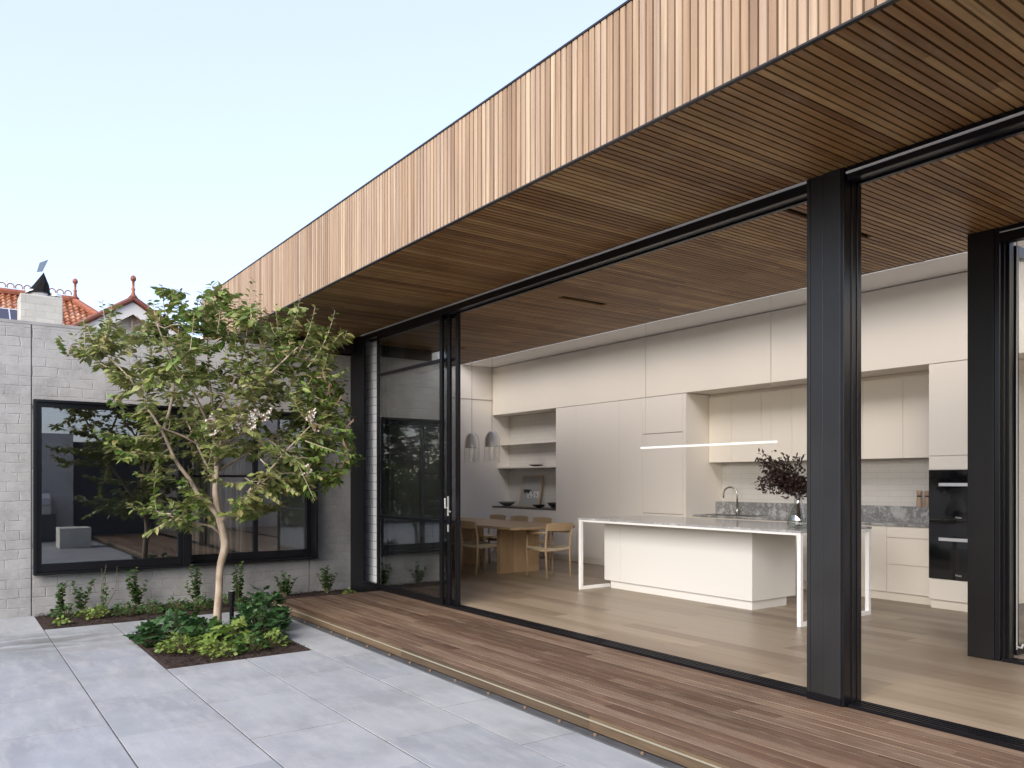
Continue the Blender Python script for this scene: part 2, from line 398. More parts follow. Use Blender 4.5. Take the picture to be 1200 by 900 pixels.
def bed(name, x0, x1, y0, y1, seed):
    random.seed(seed); n = 50; m_ = max(8, int(n * (y1 - y0) / (x1 - x0))); vs = []; fs = []
    for j in range(m_ + 1):
        for i in range(n + 1):
            x = x0 + (x1 - x0) * i / n; y = y0 + (y1 - y0) * j / m_
            e = min(i, n - i, j, m_ - j)
            vs.append((x, y, ZP - .012 + (0 if e == 0 else .012 + .014 * random.random() + .012 * noise.noise(Vector((x * 4, y * 4, seed))))))
    for j in range(m_):
        for i in range(n): a = j * (n + 1) + i; fs.append((a, a + 1, a + n + 2, a + n + 1))
    g = MB(); g.add(vs, fs)
    for k in range(int(900 * (x1 - x0) * (y1 - y0))):       # loose bark chips
        x = random.uniform(x0 + .01, x1 - .01); y = random.uniform(y0 + .01, y1 - .01); z = ZP + random.uniform(.003, .022)
        a = random.uniform(0, 3.14); l = random.uniform(.008, .028); w_ = l * .35; ux, uy = math.cos(a), math.sin(a); t = random.uniform(-.008, .008)
        g.add([(x - ux * l, y - uy * l, z - t), (x - uy * w_, y + ux * w_, z + .003), (x + ux * l, y + uy * l, z + t), (x + uy * w_, y - ux * w_, z)], [(0, 1, 2, 3)])
    g.recalc = False
    return tag(g.build(name, M['mulch']), kind='structure')
bed('garden_soil', 1.467, 2.70, 6.79, 8.43, 5)
bed('garden_soil', .842, 4.62, 9.31, 10.35, 6)

# deck
dk = MB(); random.seed(11); w_ = .094; x = 3.19; i = 0
while x < 4.60 - .01:
    x1 = min(x + w_ - .008, 4.597); y = -6 + random.uniform(0, 2)
    ys = [-6.0]
    while y < 9.2: ys.append(y); y += random.uniform(1.8, 3.6)
    ys.append(9.25)
    for a, b_ in zip(ys[:-1], ys[1:]):
        if b_ - a > .05: dk.box(x, x1, a + .0015, b_ - .0015, ZD - .022, ZD + random.uniform(-.001, .001))
    x += w_; i += 1
tag(dk.build('deck', M['deck'], bev=.002), 'weathered brown timber deck running along the glass doors', kind='structure')
g = MB()
for a in [-6 + 2.4 * k for k in range(7)]:
    g.box(3.168, 3.188, a, min(a + 2.397, 9.25), ZP + .016, ZD - .002)
g.box(3.19, 4.59, 9.20, 9.225, ZP - .03, ZD - .024)
e = tag(g.build('deck_edge', M['old_timber']), kind='structure')
g = MB(); g.box(3.160, 3.167, -6, 9.25, ZD - .027, ZD - .019)
tag(g.build('deck_light_strip', plain('strip_cream', (.30, .28, .21), .5)), kind='structure')
g = MB(); g.box(3.10, 3.17, -6, 9.26, ZP - .03, ZP + .010); g.box(3.19, 4.6, -6, 9.18, ZP - .035, ZP - .03)
tag(g.build('deck_kerb', plain('zinc_edge', (.10, .105, .11), .55, .3, var=.2)), kind='structure')
g = MB()
for k in range(30):
    y = -2 + k * .39 + .05 * math.sin(k * 5); g.lathe([(.011, 0), (.011, .012), (.006, .016)], (3.13, y, ZP + .011), 8)
tag(g.build('deck_bolts', plain('rust_bolt', (.22, .15, .10), .6, .4)), kind='structure')

# floor
fl = MB(); random.seed(21); x = 4.745
while x < 10.6:
    y = -3 + random.uniform(0, 2); ys = [-3.0]
    while y < 12.7: ys.append(y); y += random.uniform(1.6, 2.4)
    ys.append(12.9)
    for a, b_ in zip(ys[:-1], ys[1:]): fl.box(x, x + .1885, a + .0006, b_ - .0006, -.02, 0)
    x += .19
tag(fl.build('floor', M['oak_floor']), kind='structure')

# ceiling : timber battens from the fascia over the deck into the room
soff = MB(); random.seed(31); P_ = .0525
SLOTS = [(4.93, 6.06, 3.455, 3.50), (5.36, 6.0, 6.52, 6.57), (5.2, 6.3, 9.9, 9.95)]
for k in range(int((12.15 + 3) / P_)):
    y = -3 + k * P_; x = 3.155; xs = [3.155]; q = 3.155 + random.uniform(.4, 3.4)
    while q < 6.9: xs.append(q); q += random.uniform(1.8, 3.6)
    xs.append(7.12)
    for a, b_ in zip(xs[:-1], xs[1:]):
        segs = [(a, b_)]
        for (s0, s1, t0, t1) in SLOTS:
            if y + .042 > t0 and y < t1:
                segs = [(p1, p2) for (u, v_) in segs for (p1, p2) in ((u, min(v_, s0)), (max(u, s1), v_)) if p2 > p1 + .01]
        for (u, v_) in segs: soff.box(u + .0008, v_ - .0008, y, y + P_ - .0125, ZS, ZS + .02)
roof = wthing('flat_roof_canopy', (3.13, 4, ZS), 'long flat roof clad in vertical timber battens with dark timber soffit over the deck', 'roof')
tag(soff.build('soffit_boards', M['soffit'], roof), 'brown timber batten soffit and ceiling')
g = MB(); g.box(3.152, 7.12, -3.2, 12.16, ZS + .03, ZS + .06); g.build('soffit_backing', M['roof_dark'], roof)
fas = MB(); random.seed(37)
for k in range(int((12.2 + 3) / P_)):
    y = -3 + k * P_
    fas.box(3.13 + random.uniform(-.001, .001), 3.150, y, y + P_ - .0125, ZS - .002, 4.085)
tag(fas.build('fascia_battens', M['fascia'], roof), 'pale pinkish vertical timber battens')
g = MB(); g.box(3.151, 3.17, -3.2, 12.2, ZS + .008, 4.09); g.build('fascia_backing', M['roof_dark'], roof)
g = MB(); g.box(3.124, 3.30, -3.2, 12.21, 4.088, 4.10); g.box(3.127, 3.154, -3.2, 12.2, ZS - .012, ZS - .0025)
g.build('edge_flashing', M['steel'], roof)
g = MB(); g.box(3.20, 7.12, -3.2, 12.2, 3.5, 3.60); g.box(7.121, 7.15, -3.2, 12.855, 3.385, 3.63)
g.box(8.08, 10.7, 2.6, 12.855, 3.62, 3.66); g.box(8.75, 10.7, -3.2, 2.6, 3.62, 3.66); g.box(3.2, 3.4, 12.2, 12.95, 3.5, 3.60); g.box(4.9, 7.12, 12.2, 12.95, 3.5, 3.60)
g.build('roof_slab', M['plaster'], roof)
g = MB(); g.box(7.10, 7.122, -3.2, 12.9, ZS - .001, ZS + .022); g.build('ceiling_trim', M['roof_dark'], roof)
g = MB(); g.box(7.13, 8.12, 2.6, 12.855, 3.672, 3.684); g.build('skylight_glass', M['sky_glass'], roof)
for y in [2.6 + 1.45 * k for k in range(8)]:
    g = MB(); g.box(7.172, 8.078, y, y + .04, 3.625, 3.67); g.build('skylight_bar', M['white_paint'], roof)

# left wing: bagged brick wall with the long window
WY = 10.35
lw = wthing('brick_wall', (1.5, WY, ZP), 'grey bagged brick garden wall with a long black framed window', 'wall')
wx0, wx1, wz0, wz1 = .83, 4.12, .35, 2.30
g = MB()
g.box(-9, .808, WY, WY + .25, -.2, 3.15)
for a in ((.820, wx0, -.2, 3.15), (wx0, wx1, -.2, wz0), (wx0, wx1, wz1, 3.15), (wx1, 4.58, -.2, 3.15)):
    pass
g.prism([(.820, -.2), (4.052, -.2), (4.052, wz0), (wx0, wz0), (wx0, wz1), (wx1, wz1), (wx1, wz0), (4.062, wz0), (4.062, -.2), (4.95, -.2), (4.95, 3.15), (.820, 3.15)], 'Y', WY, WY + .25)
g.build('brickwork', M['brick'], lw)
g = MB(); g.box(.806, .822, WY + .02, WY + .2, -.2, 3.14); g.box(4.050, 4.064, WY + .02, WY + .2, -.2, wz0); g.build('control_joint', plain('joint_sealant', (.17, .17, .17), .8), lw)
g = MB(); g.box(-9, 4.3, WY - .004, WY + .254, 3.151, 3.185)
g.build('capping', plain('render_cap', (.28, .278, .27), .85, var=.15, nscale=5), lw)
g = MB(); g.box(3.2, 4.9, WY + .05, WY + .25, 3.186, 3.36); g.box(3.2, 4.9, WY + .26, WY + .3, 3.1, 3.36); g.build('bulkhead', M['roof_dark'], lw)

def ring(g, x0, x1, z0, z1, y0, y1, t, tb=None, mi=0):
    tb = tb or t
    g.box(x0, x0 + t, y0, y1, z0, z1, mi); g.box(x1 - t, x1, y0, y1, z0, z1, mi)
    g.box(x0 + t, x1 - t, y0, y1, z0, z0 + tb, mi); g.box(x0 + t, x1 - t, y0, y1, z1 - t, z1, mi)
win = wthing('long_window', (2.5, WY, wz0), 'long black steel box window in the grey brick wall behind the small tree', 'window')
MX = 2.43
g = MB(); ring(g, wx0 - .005, wx1 + .01, wz0 - .01, wz1 + .005, WY - .14, WY + .20, .03); g.box(MX - .03, MX + .06, WY - .14, WY + .2, wz0 + .02, wz1 - .025)
g.build('box_frame', M['black'], win, bev=.002)
g = MB(); ring(g, wx0 + .026, MX - .031, wz0 + .021, wz1 - .026, WY - .10, WY - .03, .05, .09); g.build('sash', M['black'], win, bev=.002)
g = MB(); g.box(wx0 + .07, MX - .075, WY - .07, WY - .06, wz0 + .10, wz1 - .07); g.build('pane', M['glass'], win)
g = MB(); ring(g, MX + .061, wx1 - .021, wz0 + .021, wz1 - .026, WY + .05, WY + .12, .055, .09); g.box(3.32, 3.38, WY + .055, WY + .115, wz0 + .1, wz1 - .08)
g.box(MX + .11, 3.32, WY + .065, WY + .11, 1.44, 1.47)
g.build('sash', M['black'], win, bev=.002)
g = MB(); g.box(MX + .115, 3.32, WY + .08, WY + .09, wz0 + .11, wz1 - .08); g.build('pane', M['glass'], win); g = MB(); g.box(3.38, wx1 - .075, WY + .08, WY + .09, wz0 + .11, wz1 - .08); g.build('pane', M['glass'], win)
# room behind that window
rm = wthing('room_behind_window', (2.5, 12, 0), 'dim room with pale walls seen through the long window', 'room')
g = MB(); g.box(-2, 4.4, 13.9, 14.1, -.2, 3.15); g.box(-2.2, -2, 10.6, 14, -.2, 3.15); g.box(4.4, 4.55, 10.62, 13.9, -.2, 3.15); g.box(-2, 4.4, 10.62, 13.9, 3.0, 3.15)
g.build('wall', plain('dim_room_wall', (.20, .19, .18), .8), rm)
g = MB(); g.box(-2, 4.4, 10.61, 13.9, -.06, -.02); g.build('floor', M['oak_floor'], rm)
g = MB()
for k in range(16): g.tube([(3.02 + .055 * k, 12.5 + .05 * math.sin(k * 2.2), 0), (3.02 + .055 * k, 12.5 + .05 * math.sin(k * 2.2 + .4), 2.8)], .035, 8)
g.build('curtain', plain('linen_curtain', (.42, .38, .32), .9), rm, smooth=True)

# steel columns
def column(name, x0, x1, y0, y1, label, mm):
    c = wthing(name, ((x0 + x1) / 2, (y0 + y1) / 2, ZD), label, 'column')
    return c
c1 = column('steel_column', 4.565, 4.735, 2.79, 3.055, 'wide dark steel column between the two big door openings', M['steel'])
g = MB(); g.box(4.570, 4.735, 2.815, 2.935, ZD, ZS - .002); g.box(4.576, 4.735, 2.939, 3.03, ZD, ZS - .002); g.box(4.573, 4.735, 3.033, 3.055, ZD, ZS - .002)
g.box(4.58, 4.73, 2.93, 3.04, ZD, ZS - .01)
g.build('cover_plate', M['steel'], c1, bev=.0025)
g = MB(); g.box(4.573, 4.65, 2.792, 2.814, ZD, ZS - .002); g.box(4.654, 4.70, 2.786, 2.814, ZD, ZS - .002); g.box(4.704, 4.75, 2.780, 2.814, ZD, ZS - .002)
g.build('door_jamb', M['black'], c1, bev=.002)
g = MB(); g.box(4.566, 4.736, 2.81, 3.05, ZD, ZD + .05); g.build('base_plate', M['black'], c1)
c2 = column('steel_column', 6.63, 6.80, 2.79, 2.99, 'inner dark steel column standing inside the room at right', M['steel_brown'])
g = MB(); g.box(6.63, 6.80, 2.79, 2.985, 0, ZS - .002); g.build('cover_plate', M['steel_brown'], c2, bev=.0025)
g = MB(); g.box(6.635, 6.68, 2.752, 2.788, 0, ZS - .002); g.box(6.68, 6.72, 2.735, 2.788, 0, ZS - .002); g.box(6.722, 6.80, 2.715, 2.788, 0, ZS - .002)
g.build('door_jamb', M['black'], c2, bev=.002)

# facade track frames (header + sill)
fr = wthing('sliding_door_frame', (4.6, 6, 0), 'black header and floor tracks of the big sliding door opening at left', 'door frame')
def header(par, y0, y1, bead_top):
    g = MB(); g.box(4.585, 4.625, y0, y1, 3.277, ZS - .003); g.box(4.630, 4.665, y0, y1, 3.29, ZS - .003); g.box(4.67, 4.705, y0, y1, 3.29, ZS - .003); g.box(4.71, 4.745, y0, y1, 3.277, ZS - .003)
    g.box(4.62, 4.715, y0, y1, 3.33, ZS - .004)
    g.build('header', M['black'], par, bev=.0015)
    g = MB()
    if bead_top: g.box(4.572, 4.584, y0, y1, 3.340, 3.3545)
    else: g.box(4.572, 4.584, y0, y1, 3.314, 3.326)
    g.build('trim_bead', M['white_steel'], par)
    g = MB(); g.box(4.598, 4.748, y0, y1, ZD - .03, -.010)
    for x in (4.60, 4.635, 4.672, 4.710, 4.738): g.box(x, x + .008, y0, y1, -.0101, .001)
    g.build('sill_track', M['black'], par)
header(fr, 3.056, 9.82, True)
g = MB(); g.box(4.60, 4.64, 9.80, 10.12, ZP - .02, ZS - .004); g.box(4.66, 4.76, 10.10, 10.345, ZP - .02, 3.14); g.box(4.59, 4.64, 9.40, 9.82, ZP, .055); g.box(4.56, 4.60, 9.30, 9.82, ZP, .02)
g.build('end_jamb', M['black'], fr, bev=.004)
fr2 = wthing('sliding_door_frame', (4.6, 0, 0), 'black header and floor track of the opening right of the wide column', 'door frame')
header(fr2, -3, 2.779, False)
pier = wthing('white_brick_pier', (4.8, 9.7, 0), 'white painted brick return with dark joints at the far door jamb', 'wall')
g = MB(); g.prism([(4.73, 10.09), (4.80, 9.30), (4.95, 9.30), (4.95, 10.09)], 'Z', 0, 3.32); g.build('brickwork', M['white_brick'], pier)

# sliding door leaves stacked at the left end
def leaf(x0, y0, y1, label, lever):
    d = wthing('sliding_glass_door', (x0, (y0 + y1) / 2, 0), label, 'glass door', 'stacked sliding glass doors')
    g = MB(); t = .032
    g.box(x0, x0 + t, y0, y0 + .06, .002, 3.275); g.box(x0, x0 + t, y1 - .055, y1, .002, 3.275)
    g.box(x0 + .001, x0 + t - .001, y0 + .06, y1 - .055, .002, .06); g.box(x0 + .001, x0 + t - .001, y0 + .06, y1 - .055, 3.225, 3.275)
    g.build('frame', M['black'], d, bev=.002)
    for z in (.915, 2.745):
        g = MB(); g.box(x0 - .004, x0 + t + .002, y0 + .06, y1 - .055, z, z + .038); g.build('glazing_bar', M['black'], d, bev=.002)
    g = MB(); g.box(x0 + .012, x0 + .020, y0 + .055, y1 - .05, .055, 3.23); g.build('pane', M['door_glass'], d)
    if lever:
        g = MB(); g.box(x0 - .006, x0, y0 + .018, y0 + .046, 1.00, 1.22); g.tube([(x0 - .004, y0 + .032, 1.09), (x0 - .04, y0 + .032, 1.09), (x0 - .042, y0 + .033, 1.20)], .009, 8)
        g.tube([(x0 - .004, y0 + .005, 1.05), (x0 - .004, y0 - .02, 1.05)], .009, 8)
        g.build('lever_handle', M['alu'], d, smooth=False)
        g = MB(); g.box(x0 - .004, x0, y0 + .020, y0 + .044, .82, .90); g.build('lock_plate', M['alu'], d)
leaf(4.592, 7.72, 9.38, 'outermost sliding glass door leaf in the black stack at the left', False)
leaf(4.632, 7.62, 9.34, 'middle sliding glass door leaf with silver lever in the stack', True)
leaf(4.670, 7.50, 9.30, 'innermost sliding glass door leaf, its edge stile beside the open doorway', False)

# inner glass door set at right
ig = wthing('inner_glass_doors', (6.7, 2, 0), 'inner black framed glass doors meeting at the column on the right edge', 'glass door')
g = MB(); g.box(6.64, 6.72, -3, 2.75, 3.24, ZS - .004); g.box(6.64, 6.76, -3, 2.74, -.01, .022); g.build('frame', M['black'], ig)
g = MB(); g.box(6.632, 6.638, -3, 2.75, 3.315, 3.322); g.build('trim_bead', M['white_steel'], ig)
g = MB(); g.box(6.84, 8.1, 2.70, 2.74, .03, .11); g.box(6.84, 8.1, 2.70, 2.74, 3.15, 3.24); g.box(8.02, 8.1, 2.70, 2.74, .03, 3.24); g.box(6.82, 6.85, 2.70, 2.74, .03, 3.24)
g.build('folding_leaf', M['black'], ig, bev=.002)
g = MB(); g.box(6.85, 8.02, 2.716, 2.724, .10, 3.16); g.build('pane', M['clear'], ig)
g = MB(); g.tube([(6.80, 2.695, 3.28), (6.80, 2.695, .08)], .005, 6); g.tube([(6.80, 2.695, .10), (6.80, 2.66, .10), (6.80, 2.65, .13)], .009, 6); g.build('shoot_bolt', M['alu'], ig)

# ================================================================== INTERIOR SHELL
sh = wthing('interior_walls', (8.8, 6, 0), 'warm white interior walls enclosing the open plan kitchen and dining room', 'wall')
g = MB(); g.box(4.96, 10.6, 12.86, 13.0, 0, 3.70); g.box(4.76, 4.96, 10.36, 12.86, 0, 3.355)
g.build('end_wall', M['plaster_wall'], sh)
g = MB(); g.box(10.5, 10.65, -3, 12.86, 0, 3.6); g.box(4.75, 10.5, -3.2, -3.0, 0, 3.6); g.build('back_wall', M['plaster'], sh)
g = MB(); g.box(7.13, 8.799, 12.852, 12.859, 2.97, 2.976); g.build('panel_seam', M['gap'], sh)

jn = wthing('wall_joinery', (8.8, 8, 0), 'full height pale joinery wall with tall cupboard doors and open niche', 'joinery')
FX = 8.80; TZ = 2.68
# carcass
g = MB(); g.box(FX + .022, 10.4, -2.9, 12.86, TZ + .004, 3.61)
g.box(FX + .022, 10.2, 7.865, 10.870, .10, TZ - .003)
g.box(FX + .45, 10.2, 10.87, 12.86, .10, TZ)
g.build('carcass', M['joinery_tall'], jn)
def front(y0, y1, z0, z1, x=FX, m_='joinery_tall', par=None, name='cupboard_door'):
    g = MB(); g.box(x, x + .02, y0 + .0018, y1 - .0018, z0 + .0018, z1 - .0018)
    return g.build(name, M[m_], par or jn, bev=.0015)
for a, b_ in ((-2.9, 3.5), (3.5, 6.41), (6.41, 8.673), (8.673, 12.855)): front(a, b_, TZ, 3.61, m_='joinery', name='upper_panel')
for a, b_ in ((10.322, 10.874), (9.256, 10.322), (8.745, 9.256)): front(a, b_, .10, TZ - .004)
front(7.925, 8.745, .90, 2.11); front(7.925, 8.745, 2.116, TZ - .004); front(7.925, 8.745, .10, .896); front(7.862, 7.925, .10, TZ - .004, name='end_panel')
g = MB(); g.box(FX + .05, FX + .07, 7.87, 10.87, 0, .10); g.box(FX + .05, FX + .07, 10.87, 12.86, 0, .10); g.build('kickboard', M['joinery_tall'], jn)
g = MB(); g.box(FX + .0205, FX + .0215, 7.87, 10.87, .11, TZ - .01); g.build('shadow_gap', M['gap'], jn)
# niche
for a, b_ in ((10.874, 11.53), (11.53, 12.19), (12.19, 12.855)): front(a, b_, .10, .868)
g = MB(); g.box(FX - .005, FX + .45, 10.876, 12.857, .870, .898); g.build('niche_bench', plain('dark_grey_stone', (.11, .105, .10), .3, var=.3, nscale=20), jn)
g = MB(); g.box(FX + .40, FX + .448, 10.875, 12.857, .899, TZ - .004); g.build('niche_tiles', M['tile'], jn)
g = MB(); g.box(8.92, FX + .399, 10.877, 12.857, 1.635, 1.662); g.box(9.0, FX + .399, 10.877, 12.857, 2.095, 2.122); g.build('niche_shelf', M['plaster_wall'], jn)
g = MB(); g.box(FX + .022, FX + .40, 10.872, 10.8755, .899, TZ - .003); g.build('niche_side', M['joinery_tall'], jn)

kt = wthing('kitchen_cabinets', (9, 6, 0), 'pale kitchen run of drawers, overhead cupboards and tiled splashback', 'kitchen')
g = MB(); g.box(8.972, 9.62, 4.37, 7.86, .10, .868); g.box(9.322, 9.62, 4.37, 7.86, 1.672, TZ + .003); g.build('carcass', M['joinery'], kt)
for a, b_ in ((7.446, 7.858), (6.93, 7.446), (6.437, 6.93), (5.93, 6.437), (5.426, 5.93), (4.919, 5.426), (4.372, 4.919)): front(a, b_, 1.665, TZ - .045, 9.30, 'joinery', kt)
for a, b_ in ((7.2, 7.858), (6.5, 7.2), (5.75, 6.5), (4.93, 5.75)): front(a, b_, .10, .865, 8.95, 'joinery', kt)
for a, b_ in ((.10, .425), (.429, .735), (.739, .865)): front(4.372, 4.93, a, b_, 8.95, 'joinery', kt, 'drawer')
g = MB(); g.box(9.0, 9.02, 4.37, 7.86, 0, .10); g.build('kickboard', M['joinery'], kt)
g = MB(); g.box(8.94, 9.45, 4.372, 7.86, .870, .902); g.box(9.45, 9.62, 4.372, 7.86, .870, 1.083); g.build('stone_benchtop', M['marble'], kt, bev=.002)
g = MB(); g.box(9.60, 9.618, 4.372, 7.86, 1.084, 1.67); g.build('splashback_tiles', M['tile'], kt)
g = MB(); g.box(9.02, 9.37, 6.9, 7.70, .9025, .907); g.build('sink_rim', M['chrome'], kt)
g = MB(); g.box(9.05, 9.34, 6.93, 7.67, .9072, .9082); g.build('sink_bowl', plain('sink_dark', (.10, .10, .10), .25, .8), kt)

ov = wthing('oven_tower', (8.8, 4.05, 0), 'pale cabinet tower housing two black built in wall ovens', 'oven')
OY0, OY1 = 3.62, 4.366
g = MB(); g.box(FX + .022, 10.2, OY0, OY1, .10, TZ - .003); g.build('carcass', M['joinery_tall'], ov)
front(OY0, OY1, 1.516, 1.665, FX, 'joinery', ov); front(OY0, OY1, 1.669, TZ - .004, FX, 'joinery', ov); front(OY0, OY1, .10, .328, FX, 'joinery', ov, 'drawer')
g = MB(); g.box(FX + .05, FX + .07, OY0, OY1, 0, .10); g.build('kickboard', M['joinery'], ov)
def brandtext(par, txt, y, z, size, x):
    cu = bpy.data.curves.new('badge', 'FONT'); cu.body = txt; cu.size = size; cu.extrude = .0004; cu.align_x = 'CENTER'
    o = bpy.data.objects.new('badge', cu); col.objects.link(o)
    o.rotation_euler = (R(90), 0, R(-90)); o.data.materials.append(M['alu'])
    dg = bpy.context.evaluated_depsgraph_get(); me = bpy.data.meshes.new_from_object(o.evaluated_get(dg))
    n = bpy.data.objects.new('badge', me); col.objects.link(n); n.rotation_euler = o.rotation_euler
    bpy.data.objects.remove(o); n.parent = par; b = Vector(par['_b']); n.location = Vector((x, y, z)) - b
    return n
for (z0, z1, hz, lz) in ((.979, 1.512, 1.355, .992), (.331, .975, .765, .372)):
    g = MB(); g.box(FX - .004, FX + .03, OY0 + .002, OY1 - .002, z0, z1); g.build('oven_front', M['black_glass'], ov, bev=.003)
    g = MB(); g.box(FX - .055, FX - .038, OY0 + .07, 4.235, hz - .018, hz + .018)
    for yy in (OY0 + .12, 4.18): g.box(FX - .04, FX - .004, yy - .01, yy + .01, hz - .008, hz + .008)
    g.build('oven_handle', M['alu'], ov, bev=.003)
    brandtext(ov, 'Miele', 4.05, lz, .030, FX - .0045)
    g = MB(); g.box(FX - .0055, FX - .004, 3.78, 4.14, z0 + .10, z0 + .34); g.build('oven_window', plain('oven_window', (.012, .012, .012), .12), ov)
g = MB(); g.box(FX - .0055, FX - .004, 3.80, 4.16, .80, .93); g.build('control_panel', plain('control_panel', (.018, .018, .02), .2), ov)
# pantry recess walls, right of the ovens
g = MB(); g.box(8.9, 10.4, -2.9, 3.40, -.0, .0005); g.box(10.3, 10.4, -2.9, 3.6, 0, TZ); g.build('pantry_wall', M['plaster_wall'], sh)

# ================================================================== ISLAND
isl = wthing('kitchen_island', (7.25, 6.1, 0), 'white kitchen island with thin marble top on an open white steel frame', 'kitchen island')
g = MB(); t = .042; IX0, IX1, IY0, IY1 = 6.64, 7.87, 4.50, 7.74
for x in (IX0, IX1 - t):
    for y in (IY0, IY1 - t): g.box(x, x + t, y, y + t, t, .872)
for y in (IY0, IY1 - t): g.box(IX0, IX1, y, y + t, 0, t)
for y in (IY0, IY1 - t): g.box(IX0, IX1, y, y + t, .872, .897)
for x in (IX0, IX1 - t): g.box(x, x + t, IY0 + t, IY1 - t, .872, .897)
g.build('steel_frame', M['white_steel'], isl, bev=.002)
g = MB(); g.box(IX0 - .008, IX1 + .008, IY0 - .008, IY1 + .008, .898, .918); g.build('marble_top', M['marble_edge'], isl, bev=.002)
BX0, BX1, BY0, BY1 = 7.05, 7.83, 5.37, 7.70
g = MB(); g.box(BX0 + .02, BX1, BY0, BY1, .10, .870); g.build('cabinet', M['island'], isl, bev=.0015)
g = MB(); g.box(BX0, BX0 + .0185, BY0, 7.40, .10, .870); g.box(BX0, BX0 + .0185, 7.404, BY1, .10, .870); g.build('front_panel', M['island'], isl, bev=.0015)
g = MB(); g.box(BX0 + .04, BX1 - .13, BY0 + .03, 7.62, 0, .10); g.build('plinth', M['island'], isl)
for x in (7.25, 7.45):
    g = MB(); g.tube([(x, BY0 + -.4, .872), (x, BY0 - .4, .84), (x + .015, BY0 - .4, .835)], .004, 6); g.build('bag_hook', M['white_steel'], isl)

# ================================================================== DINING
tb = wthing('dining_table', (7.0, 10.4, 0), 'long oak dining table on two solid slab pedestals', 'table')
g = MB(); g.prism([(6.50, 8.86), (7.52, 8.86), (7.60, 8.94), (7.60, 12.0), (7.52, 12.08), (6.50, 12.08), (6.42, 12.0), (6.42, 8.94)], 'Z', .705, .742)
g.build('table_top', M['oak_top'], tb, bev=.006)
for y in (9.70, 11.25):
    g = MB(); g.box(6.78, 7.03, y, y + .09, 0, .704); g.box(7.031, 7.28, y + .001, y + .09, 0, .704); g.box(7.281, 7.52, y, y + .09, 0, .704); g.build('slab_leg', M['oak'], tb, bev=.004)

def make_chair(arms):
    root = thing('dining_chair', (0, 0, 0), 'x', 'chair')
    def leg(pts, rads, n='leg'):
        g = MB(); g.tube(pts, rads, 8); g.build(n, M['chair'], root, smooth=True)
    top = .645 if arms else .43
    for s in (-1, 1):
        leg([(s * .235, .215, 0), (s * .235, .21, .43), (s * .235, .205, top)], [.011, .019, .014])
        leg([(s * .215, -.235, 0), (s * .22, -.205, .44), (s * .225, -.225, .62), (s * .232, -.262, .78)], [.011, .020, .017, .012])
        g = MB(); g.tube([(s * .228, -.20, .40), (s * .235, .20, .40)], .013, 8); g.build('side_rail', M['chair'], root, smooth=True)
        if arms:
            g = MB(); g.tube([(s * .235, .225, .648), (s * .262, .05, .652), (s * .26, -.12, .655), (s * .228, -.225, .66)], [.016, .02, .018, .012], 8); g.build('armrest', M['chair'], root, smooth=True)
    # woven seat, dished
    g = MB(); n = 10; vs = []; fs = []
    for j in range(n + 1):
        for i in range(n + 1):
            u = i / n * 2 - 1; v = j / n * 2 - 1
            vs.append((u * .232, v * .215, .452 - .022 * (1 - u * u) - .0 * v))
    for j in range(n + 1):
        for i in range(n + 1):
            u = i / n * 2 - 1; v = j / n * 2 - 1
            vs.append((u * .232, v * .215, .405 - .012 * (1 - u * u)))
    N = (n + 1) ** 2
    for j in range(n):
        for i in range(n):
            a = j * (n + 1) + i; fs.append((a, a + 1, a + n + 2, a + n + 1)); fs.append((N + a + n + 1, N + a + n + 2, N + a + 1, N + a))
    for i in range(n):
        fs.append((i, N + i, N + i + 1, i + 1)); a = n * (n + 1) + i; fs.append((a + 1, N + a + 1, N + a, a))
        a = i * (n + 1); fs.append((a + n + 1, N + a + n + 1, N + a, a)); a += n; fs.append((a, N + a, N + a + n + 1, a + n + 1))
    g.add(vs, fs); g.build('woven_seat', M['cord'], root, bev=.006)
    # curved backrest plank
    g = MB(); n = 12; vs = []
    for i in range(n + 1):
        u = i / n * 2 - 1; yb = -.245 - .045 * (1 - u * u); h = .045 + .012 * (1 - u * u)
        for (dy, z) in ((0, .735 - h), (.020, .735 - h), (.020 - .012, .742 + h), (-.012, .742 + h)): vs.append((u * .245, yb + dy - (.012 if z > .74 else 0), z))
    fs = [(0, 1, 2, 3), (n * 4 + 3, n * 4 + 2, n * 4 + 1, n * 4)]
    for i in range(n):
        for k in range(4): a = i * 4 + k; b2 = i * 4 + (k + 1) % 4; fs.append((a, a + 4, b2 + 4, b2))
    g.add(vs, fs); g.build('backrest', M['chair'], root, bev=.004)
    for (w, yy) in ((.235, .205), (.22, -.205)):
        g = MB(); g.tube([(-w, yy, .40), (w, yy, .40)], .012, 8); g.build('seat_rail', M['chair'], root, smooth=True)
    return root
GRP = 'oak chairs around the dining table'
arm = make_chair(True); arm.location = (7.15, 9.0, 0); tag(arm, 'oak armchair with woven seat at the near end of the table', 'chair', GRP)
c0 = make_chair(False)
spots = [(6.66, 10.03, -90, 'armless oak chair on the door side nearest to the camera'), (6.66, 10.66, -90, 'second oak chair on the door side, cut by the black door stile'), (6.66, 11.35, -90, 'farthest oak chair on the door side, behind the glass door stack'),
         (7.68, 10.15, 90, 'oak chair on the joinery side, back nearest the armchair'), (7.68, 10.78, 90, 'oak chair on the joinery side, middle of the three backs'), (7.68, 11.42, 90, 'oak chair on the joinery side, left of the three backs')]
for i, (x, y, a, lb) in enumerate(spots):
    o = c0 if i == 0 else copy_tree(c0)
    o.location = (x, y, 0); o.rotation_euler = (0, 0, R(a)); tag(o, lb, 'chair', GRP)

